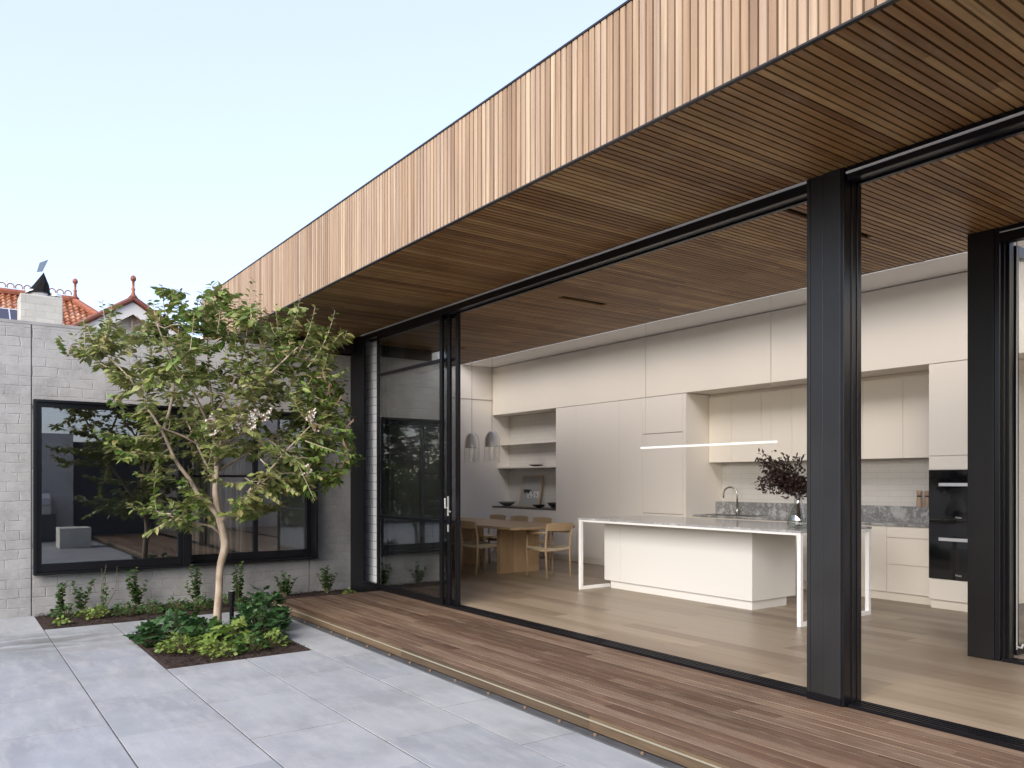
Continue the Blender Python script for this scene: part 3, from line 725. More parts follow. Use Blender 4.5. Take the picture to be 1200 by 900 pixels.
# pendants over the table
def pendant(y, label, zb):
    d = thing('pendant_lamp', (7.0, y, zb), label, 'pendant lamp', 'glass dome pendants over the table')
    g = MB(); g.lathe([(.122, 0), (.125, .02), (.125, .27), (.120, .36), (.100, .43), (.065, .475), (.02, .49)], n=28, cap=False); o = g.build('glass_dome', M['smoke'], d, smooth=True)
    g = MB(); g.lathe([(.108, .24), (.108, .30), (.10, .38), (.075, .44), (.03, .475)], n=28, cap=False); g.build('inner_shade', M['frost'], d, smooth=True)
    g = MB(); g.lathe([(.045, .02), (.05, .06), (.05, .22), (.03, .26)], n=16); g.build('lamp_tube', M['clear'], d, smooth=True)
    g = MB(); g.tube([(0, 0, .49), (0, 0, 3.358 - zb)], .0035, 6); g.build('cord', plain('cord_beige', (.45, .38, .30), .7), d)
pendant(10.82, 'left smoked glass dome pendant hanging above the dining table', 1.69)
pendant(10.24, 'right smoked glass dome pendant, nearer to the kitchen', 1.69)
lp = wthing('linear_pendant', (7.2, 6.25, 1.81), 'slim white bar pendant hanging above the kitchen island', 'pendant lamp')
bm_ = plain('lit_bar', (.86, .86, .84), .4); bm_.node_tree.nodes['Principled BSDF'].inputs['Emission Color'].default_value = (1, .98, .94, 1); bm_.node_tree.nodes['Principled BSDF'].inputs['Emission Strength'].default_value = .12
g = MB(); g.box(7.188, 7.216, 5.17, 7.18, 1.80, 1.824); g.build('light_bar', bm_, lp, bev=.002)
for y in (5.24, 7.10):
    g = MB(); g.tube([(7.2, y, 1.82), (7.2, y, 3.67)], .0018, 5); g.build('cable', M['cable'], lp)

# niche objects
def bowl(x, y, z, r, h, mm, label, nm='bowl'):
    g = MB(); g.lathe([(r * .35, 0), (r * .4, .006), (r * .8, h * .55), (r, h), (r * .96, h), (r * .72, h * .5), (r * .3, .012)], (x, y, z), 28)
    o = g.build(nm, mm, smooth=True, origin=(x, y, z)); return tag(o, label, 'bowl')
bowl(8.97, 12.60, .899, .17, .085, M['grey_bowl'], 'wide grey bowl at the left end of the niche bench')
bowl(8.92, 11.52, .899, .13, .055, M['rim_dark'], 'flat dark dish in front of the leaning picture')
bowl(8.98, 11.10, .899, .16, .10, M['rim_dark'], 'deep dark bowl at the right end of the niche bench')
bowl(9.06, 11.80, 1.663, .14, .035, M['rim_dark'], 'small dark dish on the lower niche shelf')
pf = thing('framed_picture', (9.06, 12.03, .899), 'framed black and white abstract print leaning on the niche tiles', 'picture')
pf.rotation_euler = (0, R(10), 0)
g = MB(); g.box(0, .03, -.31, -.285, 0, .60); g.box(0, .03, .285, .31, 0, .60); g.box(0, .03, -.285, .285, 0, .022); g.box(0, .03, -.285, .285, .578, .60); g.build('frame', M['chair'], pf)
g = MB(); g.box(.008, .02, -.285, .285, .022, .578); g.build('print', plain('print_grey', (.34, .34, .33), .5), pf)
g = MB(); g.box(.006, .008, -.27, .10, .17, .30); g.build('pale_patch', plain('print_pale', (.6, .6, .58), .5), pf)
random.seed(4); g = MB()
for k in range(26):
    y = random.uniform(-.22, .22); z = random.uniform(.17, .30); s_ = random.uniform(.015, .045)
    g.add([(.0045, y, z), (.0045, y + s_, z + s_ * random.uniform(-.5, .6)), (.0045, y + s_ * .3, z + s_ * random.uniform(.5, 1))], [(0, 1, 2)])
g.add([(.004, -.02, .33), (.004, .15, .33), (.004, .07, .24)], [(0, 1, 2)]); g.add([(.004, .06, .335), (.004, .24, .335), (.004, .15, .25)], [(0, 1, 2)])
g.build('ink_shapes', plain('print_black', (.015, .015, .015), .5), pf)

# tap, mills
tp = thing('kitchen_tap', (9.40, 7.42, .902), 'curved brushed nickel gooseneck tap on the rear bench', 'tap')
g = MB(); g.lathe([(.026, 0), (.026, .07), (.016, .09)], n=16); pts = [(0, 0, .08), (0, 0, .30)]
for k in range(1, 10): a = math.pi * k / 9; pts.append((-.0 - .03 * (1 - math.cos(a)), .10 * (1 - math.cos(a)), .30 + .10 * math.sin(a)))
pts.append((-.06, .20, .24)); g.tube(pts, .013, 10); g.build('spout', M['chrome'], tp, smooth=True)
g = MB(); g.tube([(0, -.02, .055), (-.01, -.09, .075)], .009, 8); g.build('handle', M['chrome'], tp, smooth=True)
def mill(y, lb):
    m_ = thing('pepper_mill', (9.51, y, 1.084), lb, 'pepper mill', 'twin mills on the stone ledge')
    g = MB(); g.lathe([(.030, 0), (.030, .10), (.026, .115)], n=20); g.build('body', M['mill'], m_, smooth=False)
    g = MB(); g.lathe([(.028, .116), (.028, .136)], n=20); g.build('band', M['rim_dark'], m_)
    g = MB(); g.lathe([(.029, .137), (.031, .16), (.031, .185), (.024, .195)], n=20); g.build('head', M['mill'], m_)
mill(4.83, 'left wooden pepper mill on the ledge beside the ovens'); mill(4.735, 'right wooden pepper mill, touching the oven tower side')

# ------------------------------------------------------------------ foliage helpers
def leafshape(L, W, fold=.15, droop=.12):
    return [(0, 0, 0), (-W * .8, L * .28, fold * W), (-W, L * .55, fold * W - droop * L * .4), (0, L, -droop * L), (W, L * .55, fold * W - droop * L * .4), (W * .8, L * .28, fold * W), (0, L * .30, 0), (0, L * .6, -droop * L * .35)], \
           [(0, 6, 1), (1, 6, 7, 2), (2, 7, 3), (0, 5, 6), (5, 4, 7, 6), (4, 3, 7)]
def lobed(L, W):
    pts = [(0, 0), (-.35, -.08), (-.62, .12), (-.55, .28), (-.95, .5), (-.6, .6), (-.42, .68), (-.3, .95), (0, 1.15), (.3, .95), (.42, .68), (.6, .6), (.95, .5), (.55, .28), (.62, .12), (.35, -.08)]
    v = [(0, L * .4, 0)] + [(x * W, y * L, -.10 * L * (abs(x) + max(0, y - .4)) + .03 * L * ((i % 2) * 2 - 1)) for i, (x, y) in enumerate(pts)]
    n = len(pts); return v, [(0, i + 1, (i + 1) % n + 1) for i in range(n)]
def put(g, sh_, pos, d, up, roll=0, s=1.0, mi=0):
    d = Vector(d).normalized(); up = Vector(up); x = d.cross(up)
    if x.length < 1e-3: x = d.cross(Vector((1, 0, 0)))
    x.normalize(); z = x.cross(d)
    if roll: 
        q = Matrix.Rotation(roll, 3, d); x = q @ x; z = q @ z
    pos = Vector(pos); g.add([pos + (x * v[0] + d * v[1] + z * v[2]) * s for v in sh_[0]], sh_[1], mi)
def rv(a=1): return Vector((random.gauss(0, a), random.gauss(0, a), random.gauss(0, a)))

# vase with copper branches
vs_ = thing('glass_vase', (7.13, 4.86, .918), 'clear glass bottle vase holding dark copper branches', 'vase')
g = MB(); g.lathe([(.10, .002), (.115, .02), (.112, .09), (.07, .20), (.042, .24), (.040, .31), (.052, .34)], n=28, cap=False); g.lathe([(.001, .003), (.10, .003)], n=28, cap=False); g.build('bottle', M['vase'], vs_, smooth=True)
g = MB(); g.lathe([(.001, .006), (.106, .015), (.106, .09), (.085, .15), (.001, .15)], n=24, cap=False); g.build('water', glass_mat('water', .04, (.93, .95, .92)), vs_, smooth=True)
br = thing('copper_branches', (7.13, 4.86, .93), 'dark reddish brown leafy branches standing in the glass vase', 'branches')
random.seed(8); g = MB(); gl = MB(); gl.recalc = False
for k in range(26):
    a = random.uniform(-1, 1); ex = RT * (-.30 + .0 + random.uniform(-.12, .58)) + FW * random.uniform(-.22, .25) + Vector((0, 0, random.uniform(.38, .72)))
    if k < 4: ex = RT * random.uniform(-.42, -.3) + Vector((0, 0, random.uniform(.40, .5))) + FW * random.uniform(-.1, .1)
    p0 = Vector((random.uniform(-.03, .03), random.uniform(-.03, .03), .0)); p1 = Vector((random.uniform(-.01, .01), random.uniform(-.01, .01), .28))
    pts = []
    for t in range(0, 11):
        t /= 10
        if t < .35: q = p0.lerp(p1, t / .35)
        else: u = (t - .35) / .65; q = p1.lerp(ex, u) + Vector((0, 0, .06 * math.sin(u * 3.14)))
        pts.append(q)
    g.tube(pts, [.004 - .0025 * i / 10 for i in range(11)], 5)
    for j in range(64):
        u = random.uniform(.5, 1.0); i = min(9, int(u * 10)); q = pts[i].lerp(pts[i + 1], u * 10 - i)
        q = q + rv(.034)
        put(gl, leafshape(random.uniform(.04, .06), .011, .1, .2), q, (pts[i + 1] - pts[i]).normalized() * .5 + rv(.8), rv(1))
g.build('stems', M['leaf_red'], br); gl.build('leaves', M['leaf_red'], br)

# ================================================================== TREE
CR = [(95,405),(110,388),(124,384),(135,355),(150,380),(166,371),(185,368),(199,334),(212,352),(223,345),(240,350),(262,362),(288,321),(292,348),(302,356),(325,380),(345,385),(363,357),(370,387),(386,375),(396,388),(407,379),(400,410),(400,450),(404,480),(412,503),(427,530),(405,548),(390,583),(360,575),(330,572),(320,592),(300,606),(262,600),(230,612),(200,622),(185,605),(170,587),(192,568),(176,551),(172,530),(148,510),(165,495),(150,478),(135,450),(112,432),(98,420)]
SC = 113.0
def loc_(px, py): return ((px - 254) / SC, (563 - py) / SC + 1.4 - ZP)
CRL = [loc_(*p_) for p_ in CR]
def inside(x, z):
    c = False; n = len(CRL)
    for i in range(n):
        x1, z1 = CRL[i]; x2, z2 = CRL[i - 1]
        if (z1 > z) != (z2 > z) and x < (x2 - x1) * (z - z1) / (z2 - z1) + x1: c = not c
    return c
def T(px, py, dep=0): a, z = loc_(px, py); return RT * a + FW * dep + Vector((0, 0, z))
tree = thing('crepe_myrtle_tree', (2.31, 8.43, ZP), 'small multi branched crepe myrtle tree with pale trunk and white flower heads', 'tree')
def smooth_pts(pts, rads, n=5):
    out = []; ro = []
    P = [pts[0]] + list(pts) + [pts[-1]]
    for i in range(1, len(P) - 2):
        for k in range(n):
            t = k / n; a, b_, c_, d_ = P[i - 1], P[i], P[i + 1], P[i + 2]
            out.append(.5 * ((2 * b_) + (c_ - a) * t + (2 * a - 5 * b_ + 4 * c_ - d_) * t * t + (3 * b_ - a - 3 * c_ + d_) * t ** 3))
            ro.append(rads[i - 1] + (rads[i] - rads[i - 1]) * t)
    out.append(pts[-1]); ro.append(rads[-1]); return out, ro
random.seed(77)
LIMBS = [
 ('trunk', [T(254,742,0), T(255,715,0), T(256,693,.01), T(257,665,.02), T(263,641,.01), T(261,625,.0), T(258,610,0)], [.050,.041,.037,.036,.043,.038,.041]),
 ('limb', [T(258,613,0), T(254,598,0), T(252,575,.02), T(251,550,.04), T(248,523,.06), T(245,500,.08), T(243,465,.1), T(238,430,.12), T(236,395,.16)], [.038,.034,.030,.026,.023,.019,.014,.010,.006]),
 ('limb', [T(255,606,0), T(247,593,-.06), T(238,578,-.12), T(230,563,-.18), T(217,540,-.25), T(207,507,-.32), T(193,480,-.4), T(175,450,-.45), T(150,420,-.5)], [.028,.024,.022,.020,.018,.015,.012,.008,.005]),
 ('limb', [T(260,610,0), T(272,602,-.06), T(287,595,-.12), T(296,583,-.16), T(300,574,-.2), T(310,568,-.24), T(330,550,-.34), T(355,525,-.42), T(380,500,-.5)], [.022,.021,.020,.018,.017,.015,.012,.009,.006]),
 ('limb', [T(248,528,.05), T(256,521,.1), T(267,513,.2), T(277,500,.3), T(292,470,.42), T(306,435,.5), T(312,400,.55)], [.018,.016,.014,.011,.009,.007,.004]),
 ('limb', [T(250,545,.04), T(262,530,-.15), T(275,510,-.3), T(300,480,-.5), T(335,450,-.62), T(370,420,-.7)], [.016,.015,.014,.012,.009,.006]),
 ('limb', [T(258,627,0), T(250,617,-.1), T(240,612,-.2), T(225,606,-.3), T(205,598,-.42)], [.011,.010,.009,.008,.005]),
 ('limb', [T(205,505,-.32), T(222,512,-.2), T(240,523,-.05)], [.010,.010,.010]),
 ('limb', [T(206,505,-.3), T(204,480,-.1), T(200,440,.1), T(196,400,.25), T(198,365,.3)], [.018,.015,.012,.009,.005]),
 ('limb', [T(244,490,.08), T(262,455,.2), T(275,410,.25), T(284,370,.2)], [.016,.012,.009,.005]),
 ('limb', [T(249,560,.03), T(230,545,.3), T(205,520,.6), T(180,480,.8), T(160,440,.85)], [.016,.014,.012,.009,.006]),
 ('limb', [T(251,555,.03), T(275,530,.4), T(310,500,.75), T(350,480,.85)], [.014,.012,.009,.006]),
 ('limb', [T(246,510,.08), T(240,470,-.2), T(225,430,-.5), T(215,395,-.6)], [.014,.012,.009,.006]),
]
nodes = []
gt = MB(); gb = MB()
for nm, pts, rads in LIMBS:
    pts = [p_ + (rv(.006) if nm != 'trunk' else Vector((0, 0, 0))) for p_ in pts]
    q, r_ = smooth_pts(pts, rads)
    (gt if nm == 'trunk' else gb).tube(q, r_, 10)
    if nm != 'trunk':
        for i, (a, r0) in enumerate(zip(q, r_)): nodes.append((a, r0, i / len(q)))
gt.build('trunk', M['bark'], tree, smooth=True)
gl = MB(); gl.recalc = False; tips = []
def shoot(p0, p3, r0, leaves, L0, start=.3, lift=.12):
    d = p3 - p0; ln = d.length
    mid = p0.lerp(p3, .5) + Vector((d.x * .18, d.y * .18, -(lift + .08) * ln)) + rv(.02 * ln)
    pts = []
    n = max(4, int(ln / .07))
    for k in range(n + 1):
        t = k / n; pts.append(p0 * (1 - t) ** 2 + mid * 2 * t * (1 - t) + p3 * t * t)
    gb.tube(pts, [r0 * (1 - .8 * k / n) + .0012 for k in range(n + 1)], 5, cap=False)
    m_ = leaves
    side = 1; ph = random.uniform(0, 6.28)
    for j in range(m_):
        t = start + (1 - start) * (j + .5) / m_; f = t * n; i = min(n - 1, int(f)); q = pts[i].lerp(pts[i + 1], f - i)
        tg = (pts[i + 1] - pts[i]).normalized(); side = -side
        a = tg.cross(Vector((0, 0, 1)))
        if a.length < .2: a = Vector((math.cos(ph), math.sin(ph), 0))
        a.normalize(); a = Matrix.Rotation(ph + random.uniform(-.5, .5) if abs(tg.z) > .75 else random.uniform(-.5, .5), 3, tg) @ a
        dd = a * side * 1.0 + tg * random.uniform(.3, .8) + Vector((0, 0, random.uniform(-.35, .2)))
        L = L0 * random.uniform(.75, 1.2) * (1 - .35 * max(0, t - .7) / .3)
        put(gl, leafshape(L, L * .27, .22, random.uniform(.1, .35)), q, dd, Vector((0, 0, 1)) + rv(.35))
    return pts[-1], (pts[-1] - pts[-2]).normalized()
cx, cz = loc_(255, 470)
cnt = 0; tries = 0
HOLES = [loc_(225, 530) + (.24,), loc_(262, 560) + (.26,), loc_(228, 505) + (.14,), loc_(272, 585) + (.15,), loc_(350, 555) + (.0,)]
while cnt < 680 and tries < 20000:
    tries += 1
    x = random.uniform(-1.45, 1.6); z = random.uniform(loc_(0, 625)[1], loc_(0, 318)[1])
    if not inside(x, z): continue
    if any((x - h[0]) ** 2 + (z - h[1]) ** 2 < h[2] ** 2 for h in HOLES) and random.random() < .93: continue
    rr = math.hypot((x - cx) / 1.5, (z - cz) / 1.35); half = 1.15 * math.sqrt(max(.03, 1 - min(1, rr) ** 2))
    dep = random.uniform(-half, half)
    p3 = RT * x + FW * dep + Vector((0, 0, z))
    best = None
    for (a, r0, t) in nodes:
        if t < .15: continue
        dv = p3 - a
        if dv.z < -.25: continue
        dist = dv.length + max(0, -dv.z) * 1.5
        if best is None or dist < best[0]: best = (dist, a, r0)
    if best is None or best[0] < .10: continue
    _, a, r0 = best
    ln = (p3 - a).length
    if ln > .62:                       # keep shoots short : start partway out on a bare twig
        a2 = a.lerp(p3, 1 - .5 / ln) + Vector((0, 0, -.05)); gb.tube([a, a.lerp(a2, .5) + Vector((0, 0, -.03)), a2], [.006, .005, .004], 5, cap=False); a = a2; ln = (p3 - a).length
    end, dr = shoot(a, p3, min(.006, r0 * .6), max(9, int(ln / .016)), .096, .08)
    nodes.append((p3, .004, .9)) if random.random() < .3 else None
    tips.append((end, dr)); cnt += 1
# long leaders breaking the outline
for (px, py, qx, qy, dep) in ((104,425,93,403,-.4),(150,415,139,361,-.3),(130,420,123,384,-.5),(185,400,166,370,.1),(197,385,199,333,.3),(222,390,223,345,.1),(232,390,240,347,.2),(270,385,288,320,.2),(278,390,302,356,.4),(345,420,363,356,-.3),(350,425,343,372,-.5),(365,430,386,374,-.6),(378,440,407,378,-.6),(380,500,424,508,-.5),(375,520,428,536,-.6),(365,540,385,585,-.6),(225,600,172,588,-.5),(205,520,148,509,-.45),(215,560,176,553,-.4),(300,575,318,588,-.3),(225,606,200,622,-.5),(380,470,412,480,-.4),(260,400,255,352,.2),(310,400,318,365,.4),(200,420,184,360,-.2),(245,400,232,338,.0),(262,400,268,345,-.2),(215,410,208,345,-.3),(290,410,296,340,.1),(160,440,118,400,-.6),(330,540,372,578,-.7),(340,520,395,560,-.7),(310,560,345,585,-.6),(385,450,418,440,-.5)):
    end, dr = shoot(T(px, py, dep), T(qx, qy, dep + random.uniform(-.1, .1)), .005, 26, .075, .05, .02); tips.append((end, dr))
print('leaves', len(gl.v) // 8)
gb.build('branches', M['bark'], tree, smooth=True)
gl.build('crown', M['leaf'], tree)
def panicle(c, d, n, r, petals, L=.14):
    gs = MB(); gp = MB(); gp.recalc = False; d = Vector(d).normalized()
    for k in range(n):
        t = random.random(); q = c + d * L * t + rv(1).normalized() * r * (1 - .6 * t) * random.uniform(.4, 1)
        gs.tube([c + d * L * t * .7, q], [.0018, .0012], 4, cap=False)
        if random.random() < petals:
            for m_ in range(4): put(gp, ([(0, 0, 0), (-.010, .012, .002), (0, .022, .005), (.010, .012, .002)], [(0, 1, 2, 3)]), q, rv(1), rv(1))
        else: gs.lathe([(.0005, -.003), (.0028, 0), (.0005, .003)], q, 5, cap=False)
    o = gs.build('flower_stalk', M['bud'], tree)
    if petals > 0.01: gp.build('blossom', M['petal'], tree)
random.seed(15)
for (px, py, dep, pet, n, r) in ((325,505,-.9,.8,60,.075),(313,510,-.88,.7,40,.06),(336,500,-.85,.6,34,.06),(277,506,-.8,.45,46,.065),(283,516,-.8,.6,20,.045),(381,500,-.75,.3,46,.06),(388,512,-.7,.3,30,.055),(379,560,-.7,.4,22,.05)):
    panicle(T(px, py, dep), (RT * .3 + Vector((0, 0, .6)) + rv(.2)), n, r, pet)
for (px, py, dep) in ((112,425,-.5),(172,395,-.3),(182,390,-.3),(230,360,.2),(303,365,.3),(298,372,.2),(322,385,.4),(340,388,.2),(397,455,-.6),(400,470,-.6),(408,482,-.6),(418,505,-.5),(420,530,-.6),(352,395,-.4),(330,420,-.6)):
    panicle(T(px, py, dep), Vector((0, 0, 1)) + rv(.3), 26, .035, 0, .12)

# ================================================================== GARDEN BEDS
def upright_shrub(x, y, h, n, seed, label, sp=.13, L=.074, mm='leaf_mid'):
    random.seed(seed); o = thing('young_shrub', (x, y, ZP), label, 'shrub', 'young shrubs against the brick wall'); g = MB(); l_ = MB(); l_.recalc = False
    for k in range(int(n * 1.5)):
        a = random.uniform(0, 6.28); hh = h * random.uniform(.55, 1) if k else h
        tip = Vector((math.cos(a) * sp * random.random(), math.sin(a) * sp * .6 * random.random(), hh)); pts = [Vector((random.uniform(-.02, .02), random.uniform(-.02, .02), 0)), tip * .5 + rv(.01), tip]
        g.tube(pts, [.004, .003, .0015], 5)
        m_ = int(hh / .022)
        for j in range(m_):
            t = .15 + .85 * j / m_; q = pts[0].lerp(pts[1], t * 2) if t < .5 else pts[1].lerp(pts[2], t * 2 - 1)
            b_ = j * 2.4 + random.uniform(-.3, .3)
            put(l_, leafshape(L * random.uniform(.7, 1.1) * (1.1 - .5 * t), L * .33, .2, .1), q, Vector((math.cos(b_), math.sin(b_), .7)), Vector((0, 0, 1)) + rv(.2))
    g.build('stems', M['stem'], o); l_.build('leaves', M[mm], o)
upright_shrub(1.07, 10.16, .38, 4, 1, 'leftmost young shrub by the wall, under the window corner')
upright_shrub(1.28, 10.12, .40, 4, 2, 'second young shrub from the left, beside the sparse twig')
upright_shrub(1.86, 10.12, .50, 6, 4, 'bushy young shrub left of the tree trunk, third from left', .17)
upright_shrub(2.52, 10.10, .50, 5, 5, 'upright pair of stems on the wall just left of the trunk', .15)
upright_shrub(3.02, 10.08, .50, 5, 6, 'young shrub on the wall right of the trunk behind the bollard', .14)
upright_shrub(3.62, 10.06, .34, 8, 7, 'low rounded shrub by the wall beyond the deck corner', .17)
upright_shrub(4.18, 10.05, .38, 7, 8, 'small rounded shrub at the wall beside the black jamb', .16)
o = thing('twiggy_plant', (1.50, 10.1, ZP), 'sparse twiggy plant with bare stems below the window', 'plant'); random.seed(9); g = MB(); l_ = MB(); l_.recalc = False
for k in range(5):
    tip = Vector((random.uniform(-.05, .14), random.uniform(-.05, .05), random.uniform(.3, .62))); g.tube([Vector((0, 0, 0)), tip * .5 + rv(.02), tip], [.005, .004, .002], 5)
    for j in range(9): put(l_, leafshape(.045, .014), tip * random.uniform(.15, .8), rv(1), rv(1))
g.build('stems', M['stem'], o); l_.build('leaves', M['leaf_dark'], o)

def mound(x, y, r, h, n, shp, mm, seed, label, nm='leafy_plant', L=.05, grp=None, ry=None):
    random.seed(seed); o = thing(nm, (x, y, ZP), label, 'plant', grp); g = MB(); l_ = MB(); l_.recalc = False; ry = ry or r
    for k in range(n):
        a = random.uniform(0, 6.28); e = math.sqrt(random.random()); px = math.cos(a) * r * e; py = math.sin(a) * ry * e
        z = h * (1 - .75 * e * e) * random.uniform(.35, 1) + .012
        q = Vector((px, py, z)); g.tube([Vector((px * .4, py * .4, 0)), Vector((px * .8, py * .8, z * .6)), q], .0018, 4, cap=False) if k % 2 == 0 else None
        d = Vector((math.cos(a) * (.4 + e), math.sin(a) * (.4 + e), random.uniform(-.2, .5))) + rv(.35)
        s_ = leafshape(L * random.uniform(.7, 1.15), L * .34, .2, .2) if shp == 'o' else lobed(L * random.uniform(.6, 1.1), L * .55)
        put(l_, s_, q, d, Vector((0, 0, 1)) + rv(.35))
    g.build('stems', M['stem'], o); l_.build('leaves', M[mm], o)
mound(1.78, 7.95, .34, .24, 170, 'l', 'leaf_dark', 31, 'dark lobed leaf plant spreading left of the tree trunk', L=.10)
mound(2.02, 7.60, .25, .20, 90, 'l', 'leaf_mid', 32, 'lobed leaf plant in front of the tree trunk, left side', L=.10)
mound(1.72, 7.38, .20, .17, 230, 'o', 'leaf_lime', 33, 'yellow green ground cover clump at the near left of the tree bed', 'ground_cover_plant', .045)
mound(1.93, 6.98, .15, .15, 190, 'o', 'leaf_lime', 34, 'yellow green clump nearest the camera, at the front of the tree bed', 'ground_cover_plant', .045)
mound(2.12, 7.30, .20, .24, 60, 'l', 'leaf_lime', 35, 'pale yellowish lobed leaf plant in the middle of the tree bed', L=.10)
mound(2.62, 7.95, .24, .46, 190, 'l', 'leaf_dark', 36, 'tall dark lobed leaf plant right of the tree trunk beside the bollard', L=.095)
mound(2.45, 7.50, .22, .34, 120, 'l', 'leaf_dark', 37, 'dark lobed leaf plant at the right edge of the tree bed', L=.10)
mound(2.22, 7.05, .15, .16, 120, 'o', 'leaf_mid', 38, 'small leaved clump at the near right of the tree bed', 'ground_cover_plant', .05)
mound(2.45, 7.12, .13, .15, 100, 'o', 'leaf_lime', 39, 'little lime green clump in the right corner of the tree bed', 'ground_cover_plant', .045)
mound(2.0, 8.30, .20, .20, 80, 'l', 'leaf_mid', 40, 'lobed leaf plant directly behind the tree trunk', L=.09)
for i, (x, y, lb) in enumerate(((1.02, 9.50, 'tiny lime ground cover clump in the left corner of the wall bed'), (1.10, 9.95, 'green ground cover clump at the foot of the leftmost shrub'), (1.36, 9.72, 'lime ground cover clump under the twiggy plant'), (1.66, 9.75, 'ground cover clump in the wall bed left of the bushy shrub'),
                               (1.93, 9.70, 'ground cover clump under the bushy shrub'), (2.22, 9.75, 'ground cover clump between bushy shrub and tree trunk'), (2.48, 9.66, 'ground cover clump below the upright pair of stems'), (2.85, 9.80, 'ground cover clump in the wall bed right of the trunk'), (4.40, 9.80, 'tiny lime clump beside the black door jamb'))):
    mound(x, y, .15 if i not in (0, 8) else .07, .16 if i not in (0, 8) else .07, 150 if i not in (0, 8) else 50, 'o', 'leaf_lime' if i in (0, 2, 8) else 'leaf_mid', 50 + i, lb, 'ground_cover_plant', .045)

bo = thing('bollard_light', (2.40, 8.22, ZP), 'short black bollard light behind the tree trunk', 'garden light')
g = MB(); g.lathe([(.022, 0), (.022, .31)], n=16); g.build('post', M['black'], bo); g = MB(); g.lathe([(.033, .29), (.034, .385), (.030, .39)], n=20); g.build('head', M['black'], bo)
g = MB(); g.lathe([(.026, .391), (.026, .393)], n=20); g.build('lens', M['alu'], bo)

# ================================================================== BEHIND THE WALL
ch = wthing('brick_chimney', (1.24, 14.25, 0), 'cream brick chimney block with a black cowl above the grey wall', 'chimney')
g = MB(); g.box(.955, 1.52, 14.0, 14.55, 0, 4.23); g.build('stack', M['chimney'], ch, bev=.012)
cw = thing('chimney_cowl', (1.20, 14.25, 4.232), 'pointed black metal wind cowl turned on its silver ring', 'chimney cowl')
g = MB(); ap = (.086, .0, .41); bs = [(-.20, -.05, .0), (-.15, -.13, .015), (-.06, -.18, .05), (.05, -.19, .075), (.14, -.14, .07), (.176, -.04, .05), (.15, .10, .05), (0, .14, .04), (-.14, .08, .01)]
mids = [((b_[0] * .55 + ap[0] * .45) + .02 * (1 if b_[0] > 0 else .6), b_[1] * .62, b_[2] * .55 + ap[2] * .45 - (.0 if b_[0] > 0 else -.0)) for b_ in bs]
n = len(bs); g.add(bs + mids + [ap], [(k, (k + 1) % n, n + (k + 1) % n, n + k) for k in range(n)] + [(n + k, n + (k + 1) % n, 2 * n) for k in range(n)])
g.build('hood', plain('cowl_black', (.006, .0055, .005), .9, 0, .2), cw)
g = MB(); g.lathe([(.15, 0), (.165, .05), (.15, .10), (.13, .10)], n=24); g.build('ring', M['alu'], cw)
g = MB(); g.prism([(-.01, .40), (.07, .42), (.15, .62), (.03, .55)], 'Y', -.006, .006); g.build('vane', plain('vane_grey', (.22, .25, .28), .3, .6), cw)
pot = thing('flue_cap', (1.44, 14.2, 4.232), 'small round metal flue cap on the right of the chimney', 'flue cap')
g = MB(); g.lathe([(.05, 0), (.06, .03)], n=20); g.build('collar', M['rim_dark'], pot)
g = MB(); g.lathe([(.085, .035), (.08, .085), (.01, .10)], n=20); g.build('cap', M['alu'], pot)

# tiled roof of the neighbouring house (real roll-shaped tiles)
def tiled(g, p0, u, v, nu, nv, ulen, vlen, clip=None):
    """p0 eave corner, u along eaves, v up the slope"""
    nrm = u.cross(v).normalized(); su = 8; sv = 2
    du = ulen / nu; dv = vlen / nv
    for j in range(nv):
        for i in range(nu):
            c_ = p0 + u * (i + .5) * du + v * (j + .5) * dv
            if clip and not clip((i + .5) * du, (j + .5) * dv): continue
            tilt = random.uniform(-.004, .004); vs = []
            for (t, hz) in ((0, .035), (1.0, .0)):
                for k in range(su + 1):
                    a = k / su; z = .022 * math.sin(a * 2 * math.pi) + hz * .8 + tilt
                    vs.append(p0 + u * (i + a) * du + v * (j + t) * dv + nrm * z)
            for k in range(su + 1): vs.append(vs[k] - nrm * .03)
            fs = [(k, k + 1, su + 2 + k, su + 1 + k) for k in range(su)] + [(2 * su + 2 + k, 2 * su + 3 + k, k + 1, k) for k in range(su)]
            g.add(vs, fs)
random.seed(60)
nh = wthing('neighbour_house', (3.4, 19, 0), 'neighbouring house with orange terracotta tiled roof, finials and white gable', 'house')
def tile_mat():
    m, nt, b = mat('terracotta_tiles'); g_ = nd(nt, 'ShaderNodeNewGeometry')
    c = ramp(nt, g_.outputs['Random Per Island'], [(0, (.24, .085, .04)), (.4, (.33, .135, .065)), (.8, (.42, .20, .11)), (1, (.55, .33, .20))])
    c = mixc(nt, math_(nt, 'MULTIPLY', noise_(nt, coords(nt), 8, 5), .4), c, (.20, .07, .04))
    lk(nt, c, b.inputs['Base Color']); b.inputs['Roughness'].default_value = .45; return m
M['rooftile'] = tile_mat()
RX = 2.62; RZ = 5.78
g = MB(); g.recalc = False
u = Vector((1, 0, 0)); v = Vector((0, 4.2, 2.95)).normalized()
L_ = 6.0; p0 = Vector((-3.0, 22 - L_ * v.y, RZ - L_ * v.z))
HIP = lambda a, b_: b_ > 1.2 and a < (RX + 3.0) + max(0, (L_ - b_)) * .55
tiled(g, p0, u, v, 76, 36, 9.5, L_, HIP)
g.build('main_roof', M['rooftile'], nh)
g = MB(); g.tube([(-8, 22, RZ + .05), (RX, 22, RZ + .05)], .09, 8)
for k in range(50):
    x = RX - .12 - k * .17
    if x < -6: break
    pts = [(x + .07 * math.cos(a), 22, RZ + .19 + .07 * math.sin(a)) for a in [i * math.pi / 6 - .5 for i in range(0, 9)]]; g.tube(pts, .014, 5)
